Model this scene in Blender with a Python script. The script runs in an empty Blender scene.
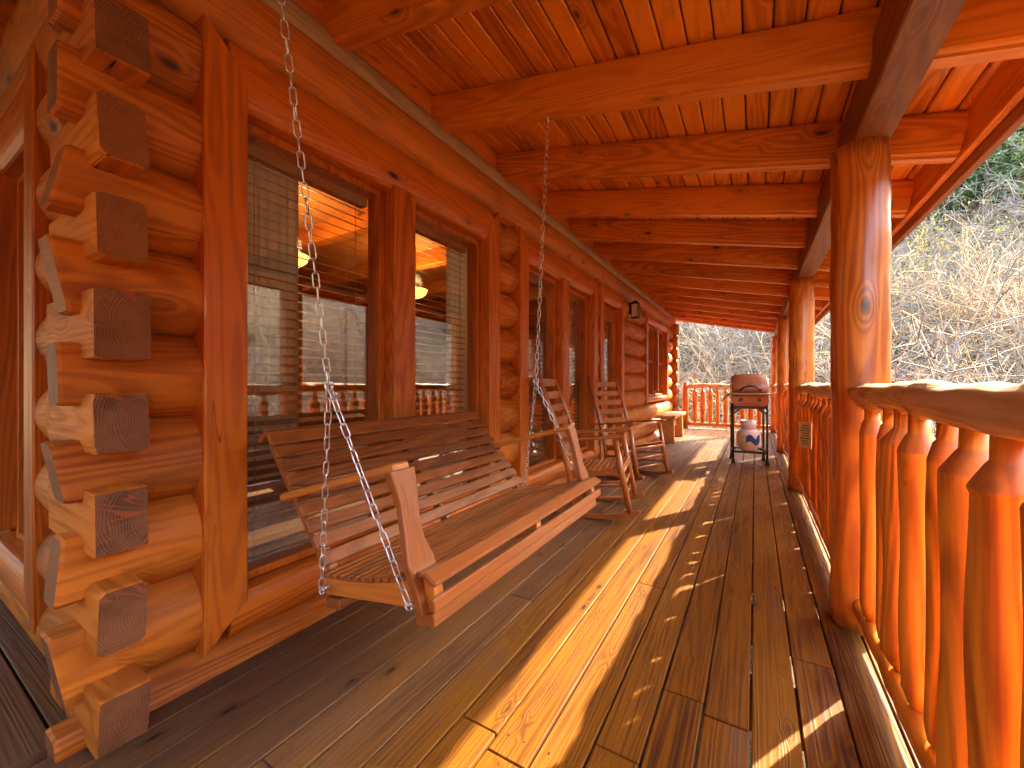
import bpy, bmesh, math, random
import numpy as np
from mathutils import Vector, Matrix, Euler, noise
random.seed(11)
rng = np.random.default_rng(5)
R = math.radians
scene = bpy.context.scene
col = scene.collection

# ------------------------------------------------------------------ camera / world / render
YAW = math.atan(243/405)
cam = bpy.data.cameras.new('camera'); camo = bpy.data.objects.new('camera', cam); col.objects.link(camo)
camo.location = (0, 0, 1.12); camo.rotation_euler = (R(90), 0, YAW)
cam.sensor_width = 36; cam.lens = 405/1024*36; cam.clip_start = .02; cam.clip_end = 600
scene.camera = camo
SUN_EL, SUN_AZ = R(32.6), math.atan2(.79, 1.35)
w = bpy.data.worlds.new('World'); scene.world = w; w.use_nodes = True
nt = w.node_tree
sky = nt.nodes.new('ShaderNodeTexSky'); sky.sky_type = 'NISHITA'; sky.sun_disc = False
sky.sun_elevation = SUN_EL; sky.sun_rotation = SUN_AZ; sky.dust_density = 3.0; sky.air_density = 1.3; sky.ozone_density = .6
bg = nt.nodes['Background']; bg.inputs['Strength'].default_value = .15
nt.links.new(sky.outputs[0], bg.inputs[0])
sl = bpy.data.lights.new('sun', 'SUN'); sl.energy = 2.0; sl.angle = R(.5); sl.color = (1, .85, .60)
so = bpy.data.objects.new('sun', sl); col.objects.link(so)
sd = Vector((math.sin(SUN_AZ)*math.cos(SUN_EL), math.cos(SUN_AZ)*math.cos(SUN_EL), math.sin(SUN_EL)))
so.rotation_euler = sd.to_track_quat('Z', 'Y').to_euler()
so.location = (20, 30, 30)
scene.render.engine = 'CYCLES'
scene.view_settings.view_transform = 'Standard'; scene.view_settings.look = 'None'
scene.view_settings.gamma = 1; scene.view_settings.exposure = 4.08
cy = scene.cycles
cy.use_denoising = True; cy.max_bounces = 10; cy.diffuse_bounces = 6; cy.glossy_bounces = 5
cy.transparent_max_bounces = 24; cy.transmission_bounces = 6
cy.caustics_reflective = False; cy.caustics_refractive = False; cy.sample_clamp_indirect = 6

# ------------------------------------------------------------------ materials
class NT:
    def __init__(s, name):
        s.m = bpy.data.materials.new(name); s.m.use_nodes = True
        s.t = s.m.node_tree; s.b = s.t.nodes['Principled BSDF']
    def n(s, typ, **kw):
        nd = s.t.nodes.new('ShaderNode' + typ)
        for k, v in kw.items(): setattr(nd, k, v)
        return nd
    def l(s, a, b): s.t.links.new(a, b)
    def set(s, sock, v):
        if isinstance(v, bpy.types.NodeSocket): s.l(v, sock)
        else: sock.default_value = v
    def math(s, op, a, b=0.0, c=None, clamp=False):
        nd = s.n('Math', operation=op, use_clamp=clamp)
        s.set(nd.inputs[0], a); s.set(nd.inputs[1], b)
        if c is not None: s.set(nd.inputs[2], c)
        return nd.outputs[0]
    def vmath(s, op, a, b):
        nd = s.n('VectorMath', operation=op); s.set(nd.inputs[0], a); s.set(nd.inputs[1], b); return nd.outputs[0]
    def noise(s, v, scale=1, detail=2, rough=.5, dist=0):
        nd = s.n('TexNoise'); s.l(v, nd.inputs['Vector'])
        nd.inputs['Scale'].default_value = scale; nd.inputs['Detail'].default_value = detail
        nd.inputs['Roughness'].default_value = rough; nd.inputs['Distortion'].default_value = dist
        return nd.outputs['Fac']
    def maprange(s, v, a, b, c=0, d=1, smooth=True):
        nd = s.n('MapRange'); nd.interpolation_type = 'SMOOTHSTEP' if smooth else 'LINEAR'
        s.set(nd.inputs[0], v)
        for i, x in enumerate((a, b, c, d)): nd.inputs[i+1].default_value = x
        return nd.outputs[0]
    def mix(s, f, a, b, blend='MIX'):
        nd = s.n('Mix', data_type='RGBA', blend_type=blend)
        s.set(nd.inputs[0], f)
        s.set(nd.inputs[6], a if isinstance(a, bpy.types.NodeSocket) else (*a, 1))
        s.set(nd.inputs[7], b if isinstance(b, bpy.types.NodeSocket) else (*b, 1))
        return nd.outputs[2]
    def bump(s, h, strength=.3, dist=.01):
        nd = s.n('Bump'); nd.inputs['Strength'].default_value = strength; nd.inputs['Distance'].default_value = dist
        s.l(h, nd.inputs['Height']); s.l(nd.outputs[0], s.b.inputs['Normal'])

_wc = {}
def wood(style, axis='Y'):
    key = (style, axis)
    if key in _wc: return _wc[key]
    S = WOODS[style]; N = NT('wood_%s_%s' % (style, axis.lower()))
    tc = N.n('TexCoord'); geo = N.n('NewGeometry'); oi = N.n('ObjectInfo')
    rnd = N.math('FRACT', N.math('ADD', geo.outputs['Random Per Island'], oi.outputs['Random']))
    off = N.n('CombineXYZ')
    for i, k in enumerate((37., 53., 71.)): N.l(N.math('MULTIPLY', rnd, k), off.inputs[i])
    p = N.vmath('ADD', tc.outputs['Object'], off.outputs[0])
    def st(a, c):
        v = [c, c, c]; v['XYZ'.index(axis)] = a
        return N.vmath('MULTIPLY', p, tuple(v))
    # knots
    vo = N.n('TexVoronoi'); vo.feature = 'F1'
    N.l(N.vmath('ADD', st(S.get('ka', 1.5), S.get('kc', 5)), N.vmath('MULTIPLY', tc.outputs['Object'], (.03, .03, .03))), vo.inputs['Vector']); vo.inputs['Scale'].default_value = 1
    vcol = N.n('SeparateColor'); N.l(vo.outputs['Color'], vcol.inputs[0])
    has = N.math('GREATER_THAN', vcol.outputs[0], 1-S.get('kprob', .45))
    near = N.math('MULTIPLY', N.maprange(vo.outputs['Distance'], .45, 0, 0, 1), has)
    knot = N.math('MULTIPLY', N.maprange(vo.outputs['Distance'], .085*S.get('ks', 1), .03*S.get('ks', 1), 0, 1), has)
    # contour-line grain
    base = N.noise(st(S.get('ga', .55), S.get('gc', 5.5)), 1, 1.5, .4)
    field = N.math('ADD', base, N.math('MULTIPLY', near, .16))
    ring = N.math('SINE', N.math('MULTIPLY', field, S.get('freq', 95)))
    ring = N.maprange(ring, -.9, 1, 0, 1)
    fib = N.noise(st(3.0, 95), 1, 3, .6)
    fib = N.math('ADD', N.math('MULTIPLY', fib, .6), N.math('MULTIPLY', N.noise(st(1.6, 38), 1, 3, .65), .4))
    blot = N.noise(st(1.3, 3.2), 1, 5, .62)
    f = N.math('ADD', N.math('MULTIPLY', ring, S.get('ringamt', .5)), N.math('MULTIPLY', N.math('SUBTRACT', fib, .5), S.get('fibamt', 1.1)))
    f = N.math('ADD', f, N.math('MULTIPLY', N.math('SUBTRACT', blot, .5), S.get('blot', 1.0)))
    f = N.math('ADD', f, N.math('MULTIPLY', N.math('SUBTRACT', rnd, .5), S.get('var', .5)), clamp=True)
    c = N.mix(f, S['a'], S['b'])
    if 'wear_sheen' in S:      # large greyed, scuffed areas; on the logs also a painted sky sheen
        wn = N.maprange(N.noise(st(.8, 2.2), 1, 5, .65), S.get('w0', .52), S.get('w1', .72))
        if S.get('dust_shade'):    # dustier boards along the wall, with the greyer tone of shade painted in
            sx = N.n('SeparateXYZ'); N.l(tc.outputs['Object'], sx.inputs[0])
            du = N.math('MULTIPLY', N.maprange(sx.outputs[0], -.72, -1.25, 0, .75), N.maprange(blot, .25, .6, .5, 1))
            wn = N.math('MAXIMUM', wn, du)
        c = N.mix(N.math('MULTIPLY', wn, S.get('wamt', .7)), c, S['wear_sheen'])
    c = N.mix(N.math('MULTIPLY', near, .35), c, tuple(x*.55 for x in S['b']))
    c = N.mix(N.math('MULTIPLY', knot, .9), c, S.get('knot', (.035, .01, .004)))
    h = N.math('ADD', N.math('MULTIPLY', fib, .7), N.math('MULTIPLY', ring, .25))
    if S.get('crack', 0):
        cn = N.noise(st(.16, 8), 1, 2, .5)
        cr = N.maprange(N.math('ABSOLUTE', N.math('SUBTRACT', cn, .5)), .0014, .0032, 1, 0)
        gate = N.maprange(N.noise(st(.5, 1.6), 1.3, 1), .54, .58)
        cr = N.math('MULTIPLY', N.math('MULTIPLY', cr, gate), S['crack'])
        c = N.mix(cr, c, (.02, .006, .003)); h = N.math('SUBTRACT', h, cr)
    N.l(c, N.b.inputs['Base Color'])
    rr = N.maprange(fib, .3, .7, S.get('rough', .38)-.08, S.get('rough', .38)+.12)
    N.l(rr, N.b.inputs['Roughness'])
    N.b.inputs['Specular IOR Level'].default_value = S.get('spec', .5)
    N.b.inputs['Coat Weight'].default_value = S.get('coat', 0); N.b.inputs['Coat Roughness'].default_value = .22
    N.bump(h, S.get('bump', .25), .004)
    _wc[key] = N.m
    return N.m
WOODS = {
 'log':    dict(a=(.58,.172,.017), b=(.26,.060,.008), rough=.55, spec=.25, ka=3.0, kc=6.5, wear_sheen=(.25,.095,.038), wamt=.6, w0=.47, w1=.68, crack=1, blot=1.6, bump=.25, kprob=.30, ks=2.0),
 'trim':   dict(a=(.56,.140,.010), b=(.27,.052,.005), rough=.40, spec=.35, coat=.12, crack=.5, blot=1.3, ringamt=.5, kprob=.25, ka=3.2, kc=8, ks=2.0),
 'beam':   dict(a=(.66,.192,.013), b=(.32,.070,.005), rough=.42, coat=.12, ka=3.4, kc=8, crack=.5, blot=1.4, kprob=.34, ks=2.1),
 'ceil':   dict(a=(.80,.265,.022), b=(.43,.105,.009), rough=.36, coat=.2, var=1.0, kprob=.26, ka=4, kc=10, ks=2.1),
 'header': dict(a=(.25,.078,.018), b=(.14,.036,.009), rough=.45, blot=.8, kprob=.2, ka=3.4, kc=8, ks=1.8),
 'post':   dict(a=(.62,.165,.012), b=(.32,.056,.005), rough=.32, coat=.3, ringamt=.65, crack=1, ka=3.2, kc=7, kprob=.22, ks=2.0, blot=1.4),
 'rail':   dict(a=(.80,.265,.018), b=(.38,.080,.005), rough=.48, coat=.08, ringamt=.7, fibamt=1.7, crack=.4, ka=4, kc=9, kprob=.25, ks=2.0, blot=1.6, bump=.35),
 'neck':   dict(a=(.60,.19,.035), b=(.26,.07,.018), rough=.5),
 'toprail':dict(a=(.76,.42,.17), b=(.44,.19,.07), rough=.6, wear_sheen=(.60,.41,.25), wamt=.85, bump=.5, blot=1.8, ka=3.5, kc=8, kprob=.25, ks=2),
 'deck':   dict(a=(.195,.070,.0050), b=(.056,.0158,.0065), rough=.52, var=.42, ringamt=.5, freq=90, gc=15, ga=.3, fibamt=2.1, wear_sheen=(.120,.073,.050), wamt=.75, w0=.56, w1=.74, dust_shade=1, knot=(.02,.009,.006), kc=12, ka=5, kprob=.28, ks=2.0, bump=.6, blot=1.6, spec=.13),
 'swing':  dict(a=(.27,.074,.012), b=(.095,.025,.006), rough=.36, coat=.2, ga=.8, gc=10, wear_sheen=(.25,.115,.045), wamt=.3, kprob=.15, kc=12, var=.7),
 'swinglit':dict(a=(.50,.155,.020), b=(.27,.065,.009), rough=.36, coat=.2, ga=.8, gc=9, kprob=.2, kc=12),  # brighter copy of the swing wood, light put into its colour
 'chair':  dict(a=(.40,.115,.016), b=(.21,.050,.009), rough=.36, coat=.2, ga=.8, gc=10, kprob=.1, kc=12, wear_sheen=(.30,.12,.04), wamt=.4),
 'bench':  dict(a=(.60,.23,.045), b=(.36,.11,.02), rough=.45, ga=.7, gc=7),
 'raw':    dict(a=(.36,.22,.10), b=(.18,.09,.040), rough=.6, ka=3, kc=7, kprob=.3, ks=2, blot=1.8),
 'inner':  dict(a=(.55,.22,.05), b=(.34,.11,.02), rough=.5),
 'blind':  dict(a=(.38,.18,.075), b=(.27,.12,.045), rough=.4, kprob=0, ringamt=.2),
}
def ring_end(style):
    key = (style, 'end')
    if key in _wc: return _wc[key]
    N = NT('end_grain_' + style)
    tc = N.n('TexCoord'); oi = N.n('ObjectInfo')
    off = N.n('CombineXYZ')
    N.l(N.math('MULTIPLY', oi.outputs['Random'], 19.), off.inputs[0]); N.l(N.math('MULTIPLY', oi.outputs['Random'], 47.), off.inputs[1])
    p = N.vmath('ADD', tc.outputs['Object'], off.outputs[0])
    ax = (0, 1, 1)
    q = N.vmath('MULTIPLY', tc.outputs['Object'], ax)
    q = N.vmath('ADD', q, N.vmath('SCALE' if False else 'MULTIPLY', N.vmath('SUBTRACT', off.outputs[0], off.outputs[0]), (0, 0, 0)))
    ln = N.n('VectorMath', operation='LENGTH'); N.l(q, ln.inputs[0])
    nz = N.noise(p, 14, 2)
    rad = N.math('ADD', ln.outputs['Value'], N.math('MULTIPLY', nz, .035))
    ring = N.maprange(N.math('SINE', N.math('MULTIPLY', rad, 900)), -.6, 1)
    blot = N.noise(p, 9, 4, .6)
    sep = N.n('SeparateXYZ'); N.l(tc.outputs['Object'], sep.inputs[0])
    ang = N.math('ARCTAN2', sep.outputs[1], sep.outputs[2])
    cv = N.n('CombineXYZ'); N.l(N.math('MULTIPLY', ang, 1.9), cv.inputs[0]); N.l(oi.outputs['Random'], cv.inputs[1])
    N.l(N.math('MULTIPLY', ln.outputs['Value'], 1.2), cv.inputs[2])
    spoke = N.maprange(N.math('ABSOLUTE', N.math('SUBTRACT', N.noise(cv.outputs[0], 2.4, 1), .5)), .008, .03, 1, 0)
    c = N.mix(N.math('ADD', N.math('MULTIPLY', ring, .4), N.math('MULTIPLY', N.math('SUBTRACT', blot, .42), 2.2), clamp=True), (.25, .10, .045), (.062, .026, .014))
    c = N.mix(N.math('MULTIPLY', N.math('MULTIPLY', oi.outputs['Random'], oi.outputs['Random']), .6), c, (.36, .13, .04))
    c = N.mix(N.math('MULTIPLY', N.math('MULTIPLY', spoke, N.maprange(blot, .45, .6)), .55), c, (.42, .10, .03))
    N.l(c, N.b.inputs['Base Color']); N.b.inputs['Roughness'].default_value = .5
    N.b.inputs['Specular IOR Level'].default_value = .2; N.bump(N.math('SUBTRACT', ring, spoke), .35, .003)
    _wc[key] = N.m
    return N.m
def plain(name, c, rough=.5, metal=0, var=.25, scale=12, coat=0, bump=0):
    N = NT(name); tc = N.n('TexCoord'); nz = N.noise(tc.outputs['Object'], scale, 5, .6)
    N.l(N.mix(nz, tuple(min(1, x*(1+var)) for x in c), tuple(x*(1-var) for x in c)), N.b.inputs['Base Color'])
    N.l(N.maprange(nz, .3, .7, rough-.08, rough+.1), N.b.inputs['Roughness']); N.b.inputs['Metallic'].default_value = metal
    N.b.inputs['Coat Weight'].default_value = coat
    if bump: N.bump(nz, bump, .01)
    return N.m
M = {}
M['steel'] = plain('galvanised_steel', (.62, .62, .63), .32, .85, .2, 60)
M['iron'] = plain('black_metal', (.030, .022, .018), .45, .3, .4, 25)
M['lid'] = plain('brown_lid_enamel', (.34, .092, .022), .55, 0, .45, 14, .3)
M['tank'] = plain('white_tank_paint', (.72, .70, .66), .35, 0, .12, 9)
M['blue'] = plain('blue_print', (.03, .12, .50), .4, 0, .2, 30)
M['white'] = plain('white_frame', (.78, .77, .74), .4, 0, .05)
M['paper'] = plain('cream_paper', (.75, .66, .50), .7, 0, .1, 20)
M['ink'] = plain('grey_ink', (.18, .15, .12), .7)
M['fabric'] = None
M['dark'] = plain('dark_void', (.012, .008, .006), .8)
M['shingle'] = plain('brown_shingle', (.07, .06, .055), .9, 0, .4, 18)
M['brass'] = plain('aged_brass', (.28, .16, .05), .4, .8)
M['sash'] = wood('inner', 'Z')
def emis(name, c, s):
    N = NT(name); N.b.inputs['Base Color'].default_value = (*c, 1)
    N.b.inputs['Emission Color'].default_value = (*c, 1); N.b.inputs['Emission Strength'].default_value = s; return N.m
M['bowl'] = emis('lit_amber_glass', (1, .50, .08), .30)
def glass(name, refl):
    m = bpy.data.materials.new(name); m.use_nodes = True; t = m.node_tree; t.nodes.remove(t.nodes['Principled BSDF'])
    g = t.nodes.new('ShaderNodeBsdfGlossy'); g.inputs['Roughness'].default_value = 0; g.inputs['Color'].default_value = (1, 1, 1, 1)
    tr = t.nodes.new('ShaderNodeBsdfTransparent'); tr.inputs['Color'].default_value = (.975, .985, .98, 1)
    lw = t.nodes.new('ShaderNodeLayerWeight'); lw.inputs['Blend'].default_value = .5     # facing = 1 - |cos|
    pw = t.nodes.new('ShaderNodeMath'); pw.operation = 'POWER'; pw.inputs[1].default_value = 5; t.links.new(lw.outputs['Facing'], pw.inputs[0])
    fr = t.nodes.new('ShaderNodeMath'); fr.operation = 'MULTIPLY_ADD'; fr.inputs[1].default_value = 1-refl; fr.inputs[2].default_value = refl
    t.links.new(pw.outputs[0], fr.inputs[0])
    tc = t.nodes.new('ShaderNodeTexCoord'); nz = t.nodes.new('ShaderNodeTexNoise'); nz.inputs['Scale'].default_value = 2.5
    bp = t.nodes.new('ShaderNodeBump'); bp.inputs['Strength'].default_value = .02; bp.inputs['Distance'].default_value = .02
    t.links.new(tc.outputs['Object'], nz.inputs['Vector']); t.links.new(nz.outputs['Fac'], bp.inputs['Height']); t.links.new(bp.outputs[0], g.inputs['Normal'])
    mx = t.nodes.new('ShaderNodeMixShader')
    t.links.new(fr.outputs[0], mx.inputs[0]); t.links.new(tr.outputs[0], mx.inputs[1]); t.links.new(g.outputs[0], mx.inputs[2])
    t.links.new(mx.outputs[0], t.nodes['Material Output'].inputs[0])
    return m
M['glass'] = glass('window_glass', .10)

def leafmat(name, c, var=.5, tr=.3):
    N = NT(name); geo = N.n('NewGeometry'); oi = N.n('ObjectInfo')
    f = N.math('FRACT', N.math('ADD', geo.outputs['Random Per Island'], oi.outputs['Random']))
    cc = N.mix(f, tuple(x*(1-var) for x in c), tuple(x*(1+var) for x in c))
    N.l(cc, N.b.inputs['Base Color']); N.b.inputs['Roughness'].default_value = .6
    t = N.n('BsdfTranslucent'); N.l(cc, t.inputs[0]); mx = N.n('MixShader'); mx.inputs[0].default_value = tr
    N.l(N.b.outputs[0], mx.inputs[1]); N.l(t.outputs[0], mx.inputs[2]); N.l(mx.outputs[0], N.t.nodes['Material Output'].inputs[0])
    return N.m
# ------------------------------------------------------------------ mesh helpers
def nb(): return bmesh.new()
def obj(name, bm, mats, parent=None, loc=(0, 0, 0), rot=(0, 0, 0)):
    me = bpy.data.meshes.new(name)
    if isinstance(bm, bmesh.types.BMesh): bm.to_mesh(me); bm.free()
    else: me = bm
    for m in (mats if isinstance(mats, (list, tuple)) else [mats]): me.materials.append(m)
    o = bpy.data.objects.new(name, me); col.objects.link(o); o.location = loc; o.rotation_euler = rot
    if parent: o.parent = parent
    return o
def tag(o, label, cat, group=None, kind=None):
    if label: o['label'] = label
    if cat: o['category'] = cat
    if group: o['group'] = group
    if kind: o['kind'] = kind
    return o
def thing(name, label, cat, loc=(0, 0, 0), rot=(0, 0, 0), group=None):
    o = bpy.data.objects.new(name, None); col.objects.link(o); o.location = loc; o.rotation_euler = rot
    o.empty_display_size = .1
    return tag(o, label, cat, group)
def copy_tree(o, parent=None):
    c = o.copy(); col.objects.link(c)
    if parent: c.parent = parent
    for ch in list(o.children): copy_tree(ch, c)
    return c
def rbox(bm, c, s, bev=.004, rot=None, mi=0):
    t = bmesh.new(); bmesh.ops.create_cube(t, size=1)
    bmesh.ops.scale(t, vec=s, verts=t.verts)
    if bev > 0: bmesh.ops.bevel(t, geom=t.edges[:], offset=min(bev, min(s)*.45), segments=1, affect='EDGES', profile=.5)
    mt = Matrix.Translation(c)
    if rot is not None: mt = mt @ (rot.to_matrix().to_4x4() if isinstance(rot, Euler) else rot.to_4x4())
    t.transform(mt)
    for f in t.faces: f.material_index = mi
    me = bpy.data.meshes.new('t'); t.to_mesh(me); t.free(); bm.from_mesh(me); bpy.data.meshes.remove(me)
def bar(bm, p, q, wd, th, up=(0, 0, 1), bev=.004, mi=0):
    """square bar from p to q; wd across, th along 'up'"""
    p, q = Vector(p), Vector(q); d = (q-p); L = d.length; d.normalize()
    u = Vector(up); s = d.cross(u).normalized(); u = s.cross(d).normalized()
    m = Matrix((d, s, u)).transposed()
    rbox(bm, (p+q)/2, (L, wd, th), bev, m, mi)
def tube(bm, pts, rad, seg=10, cap=True, mi=0, capmi=None, jit=0, prof=None, smooth=True, seed=0):
    """tube along pts; rad per-point; prof(i, ang)->multiplier"""
    pts = [Vector(p) for p in pts]; n = len(pts)
    if not isinstance(rad, (list, tuple)): rad = [rad]*n
    rings = []
    d0 = (pts[1]-pts[0]).normalized()
    u = Vector((0, 0, 1)) if abs(d0.z) < .9 else Vector((1, 0, 0))
    for i in range(n):
        d = (pts[min(i+1, n-1)]-pts[max(i-1, 0)]).normalized()
        s = d.cross(u).normalized(); uu = s.cross(d).normalized()
        ring = []
        for k in range(seg):
            a = 2*math.pi*k/seg; r = rad[i]
            if prof: r *= prof(i, a)
            if jit: r *= 1+jit*noise.noise(Vector((math.cos(a)*1.3+seed*7.1, math.sin(a)*1.3+seed*3.3, i*.55+seed)))
            ring.append(bm.verts.new(pts[i]+s*math.cos(a)*r+uu*math.sin(a)*r))
        rings.append(ring)
    for i in range(n-1):
        for k in range(seg):
            f = bm.faces.new((rings[i][k], rings[i][(k+1) % seg], rings[i+1][(k+1) % seg], rings[i+1][k])); f.smooth = smooth; f.material_index = mi
    if cap:
        for ring in (rings[0][::-1], rings[-1]):
            f = bm.faces.new(ring); f.material_index = mi if capmi is None else capmi
    return rings
def lathe(bm, prof, seg=20, jit=0, seed=0, mis=None, cen=(0, 0)):
    """prof list of (r,z); mis material per span"""
    rings = []
    for r, z in prof:
        ring = []
        for k in range(seg):
            a = 2*math.pi*k/seg
            rr = r*(1+jit*noise.noise(Vector((math.cos(a)*1.2+seed*9.7, math.sin(a)*1.2+seed*4.1, z*3+seed))))
            ring.append(bm.verts.new((cen[0]+rr*math.cos(a), cen[1]+rr*math.sin(a), z)))
        rings.append(ring)
    for i in range(len(rings)-1):
        for k in range(seg):
            f = bm.faces.new((rings[i][k], rings[i][(k+1) % seg], rings[i+1][(k+1) % seg], rings[i+1][k])); f.smooth = True
            if mis: f.material_index = mis[i]
    bm.faces.new(rings[0][::-1]); bm.faces.new(rings[-1])
def prism(bm, poly, axis, a, b, bev=0, mi=0):
    """extrude 2-D polygon along axis between a and b. axis 'Y': poly=(x,z); 'X': poly=(y,z); 'Z': poly=(x,y)"""
    def P(u, v, t): return {'Y': (u, t, v), 'X': (t, u, v), 'Z': (u, v, t)}[axis]
    t = bmesh.new()
    A = [t.verts.new(P(u, v, a)) for u, v in poly]; B = [t.verts.new(P(u, v, b)) for u, v in poly]
    t.faces.new(A[::-1]); t.faces.new(B); n = len(poly)
    for i in range(n): t.faces.new((A[i], A[(i+1) % n], B[(i+1) % n], B[i]))
    bmesh.ops.recalc_face_normals(t, faces=t.faces)
    if bev: bmesh.ops.bevel(t, geom=[e for e in t.edges if e.is_manifold and e.calc_face_angle(0) > .5], offset=bev, segments=1, affect='EDGES')
    for f in t.faces: f.material_index = mi
    me = bpy.data.meshes.new('t'); t.to_mesh(me); t.free(); bm.from_mesh(me); bpy.data.meshes.remove(me)
def seg_mesh(name, S, sides=3):
    """numpy: S array (n,8): p0 p1 r0 r1 -> mesh of thin prisms"""
    S = np.asarray(S, dtype=np.float64); n = len(S)
    p0, p1, r0, r1 = S[:, :3], S[:, 3:6], S[:, 6:7], S[:, 7:8]
    d = p1-p0; d /= np.linalg.norm(d, axis=1, keepdims=True)+1e-9
    ref = np.where(np.abs(d[:, 2:3]) < .9, np.array([[0, 0, 1.]]), np.array([[1., 0, 0]]))
    s = np.cross(d, ref); s /= np.linalg.norm(s, axis=1, keepdims=True)+1e-9
    u = np.cross(s, d)
    V = np.zeros((n, 2*sides, 3))
    for k in range(sides):
        a = 2*math.pi*k/sides
        o = s*math.cos(a)+u*math.sin(a)
        V[:, k] = p0+o*r0; V[:, sides+k] = p1+o*r1
    base = (np.arange(n)*2*sides)[:, None]
    F = np.concatenate([base+np.array([[k, (k+1) % sides, sides+(k+1) % sides, sides+k]]) for k in range(sides)], axis=1).reshape(-1, 4)
    return raw_mesh(name, V.reshape(-1, 3), F)
def raw_mesh(name, V, F, smooth=False):
    k = F.shape[1]; me = bpy.data.meshes.new(name)
    me.vertices.add(len(V)); me.vertices.foreach_set('co', np.ascontiguousarray(V, dtype=np.float32).ravel())
    me.loops.add(F.size); me.loops.foreach_set('vertex_index', np.ascontiguousarray(F, dtype=np.int32).ravel())
    me.polygons.add(len(F)); me.polygons.foreach_set('loop_start', np.arange(0, F.size, k, dtype=np.int32))
    me.update(calc_edges=True); me.validate()
    if smooth: me.polygons.foreach_set('use_smooth', np.ones(len(F), dtype=bool))
    return me

# ------------------------------------------------------------------ deck
def deck():
    bm = nb(); pitch = .1393
    k = -14
    x_edges = [-.0125+pitch*i for i in range(-13, 6)]
    for i, x in enumerate(x_edges[:-1]):
        y = -2.0 + (x+1.85)*-0.0
        y = .357 if x+pitch < -1.80 else -1.98
        y0 = y; end = 11.4
        while y < end:
            L = random.choice([3.66, 4.27, 4.88]) if y > y0 else random.uniform(2.4, 5.6)
            y2 = min(y+L, end)
            if end-y2 < .5: y2 = end
            dz = random.uniform(-.0015, .0015)
            rbox(bm, (x+pitch/2+random.uniform(-.001, .001), (y+y2)/2, -.0175+dz), (pitch-.0075, y2-y-.003, .035), .003, Euler((0, random.uniform(-.006, .006), 0)))
            y = y2
    return bm
o = obj('deck_floor', deck(), [wood('deck', 'Y')]); tag(o, None, None, None, 'structure')
bm = nb()
for j, y in enumerate(np.arange(.495, -2.0, -.1393)):
    rbox(bm, (-4.4 - (.02 if j == 0 else 0), y-.0697, -.0175), (5.06, .1318, .035), .003)
o = obj('side_deck_floor', bm, [wood('deck', 'X')]); o['kind'] = 'structure'
bm = nb()
for x in np.arange(-1.76, .62, .1393):
    for y in np.arange(.5, 11.3, .61):
        for dx in (.028, .111):
            if random.random() < .12: continue
            m = Matrix.Translation((x+dx+.0, y+random.uniform(-.008, .008), .0018))
            bmesh.ops.create_circle(bm, cap_ends=True, radius=.0036, segments=7, matrix=m)
o = obj('deck_screws', bm, [M['iron']]); o['kind'] = 'structure'
bm = nb()   # rim and joists under the boards
rbox(bm, (.64, 4.7, -.14), (.04, 13.4, .24), .004); rbox(bm, (-.6, 11.43, -.14), (2.5, .04, .24), .004)
for y in np.arange(-1.8, 11.3, .61): rbox(bm, (-.62, y, -.14), (2.44, .04, .2), 0)
for y in (0.3, 3, 6, 9, 11.3): rbox(bm, (.55, y, -.85), (.12, .12, 1.2), 0)
o = obj('deck_framing', bm, [wood('deck', 'X')]); o['kind'] = 'structure'

# ------------------------------------------------------------------ cabin
cabin = thing('log_cabin', 'orange-stained log cabin with round stacked logs, interlocked corner ends and tall windows along the porch', 'log cabin')
XC, RL, PITCH = -1.925, .163, .30
YC2 = .575        # centre plane of the return wall
ENDY = 10.95
def log_prof(i, a): return 1.0
def ylog(y0, y1, z, endcut=None, r=RL, style='log', xc=XC):
    bm = nb(); L = y1-y0; n = max(3, int(L/.25)+1); sd = random.random()*50
    pts = [(0, -L/2+L*i/(n-1), 0) for i in range(n)]
    tube(bm, pts, r, 28, True, 0, 1, jit=.035, seed=sd)
    return obj('log', bm, [wood(style, 'Y'), ring_end(style)], cabin, (xc, (y0+y1)/2, z))
def corner_end(axis, pos, z, sgn, hw, hh, shift, L0=.30, L1=.10):
    """log that passes the corner: round body squared down at its end. axis 'X' points +X; 'Y' points -Y"""
    bm = nb(); seg = 32; sd = random.random()*40
    st = [(-L0-.9, 0), (-.62, 0), (-.50, 1), (-.3, 1), (-.01, 1), (0, 1.12)] if axis == 'X' else [(-L0-.9, 0), (-.40, 0), (-.235, 0), (-.19, .5), (-.12, 1), (-.01, 1), (0, 1.12)]
    rings = []
    tw = random.uniform(-.2, .2)
    for t, sq in st:
        ring = []
        for k in range(seg):
            a = 2*math.pi*k/seg; c, s = math.cos(a), math.sin(a)
            rr = RL*(1+.03*noise.noise(Vector((c+sd, s, t*2))))
            A = Vector((c*rr, s*rr))
            m = max(abs(c)/hw, abs(s)/hh); B = Vector((c/m, s/m))
            rr2 = min(1, .165/B.length) if B.length else 1
            B = Vector((B.x*rr2+shift, B.y*rr2)); 
            if sq > 1: B = Vector(((B.x-shift)*.96+shift, B.y*.96))
            q = min(sq, 1); P = A*(1-q)+B*q
            skew = tw*t*0 + (random.random()*0)
            if axis == 'X': v = (t + (P.y*tw if sq >= 1 else 0), P.x, P.y)
            else: v = (P.x, -t + (P.y*tw if sq >= 1 else 0), P.y)
            ring.append(bm.verts.new(v))
        rings.append(ring)
    for i in range(len(rings)-1):
        for k in range(seg):
            vs = (rings[i][k], rings[i][(k+1) % seg], rings[i+1][(k+1) % seg], rings[i+1][k])
            f = bm.faces.new(vs); f.smooth = i < 2
    bm.faces.new(rings[0]); f = bm.faces.new(rings[-1][::-1]); f.material_index = 1
    bmesh.ops.recalc_face_normals(bm, faces=bm.faces)
    return bm
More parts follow.
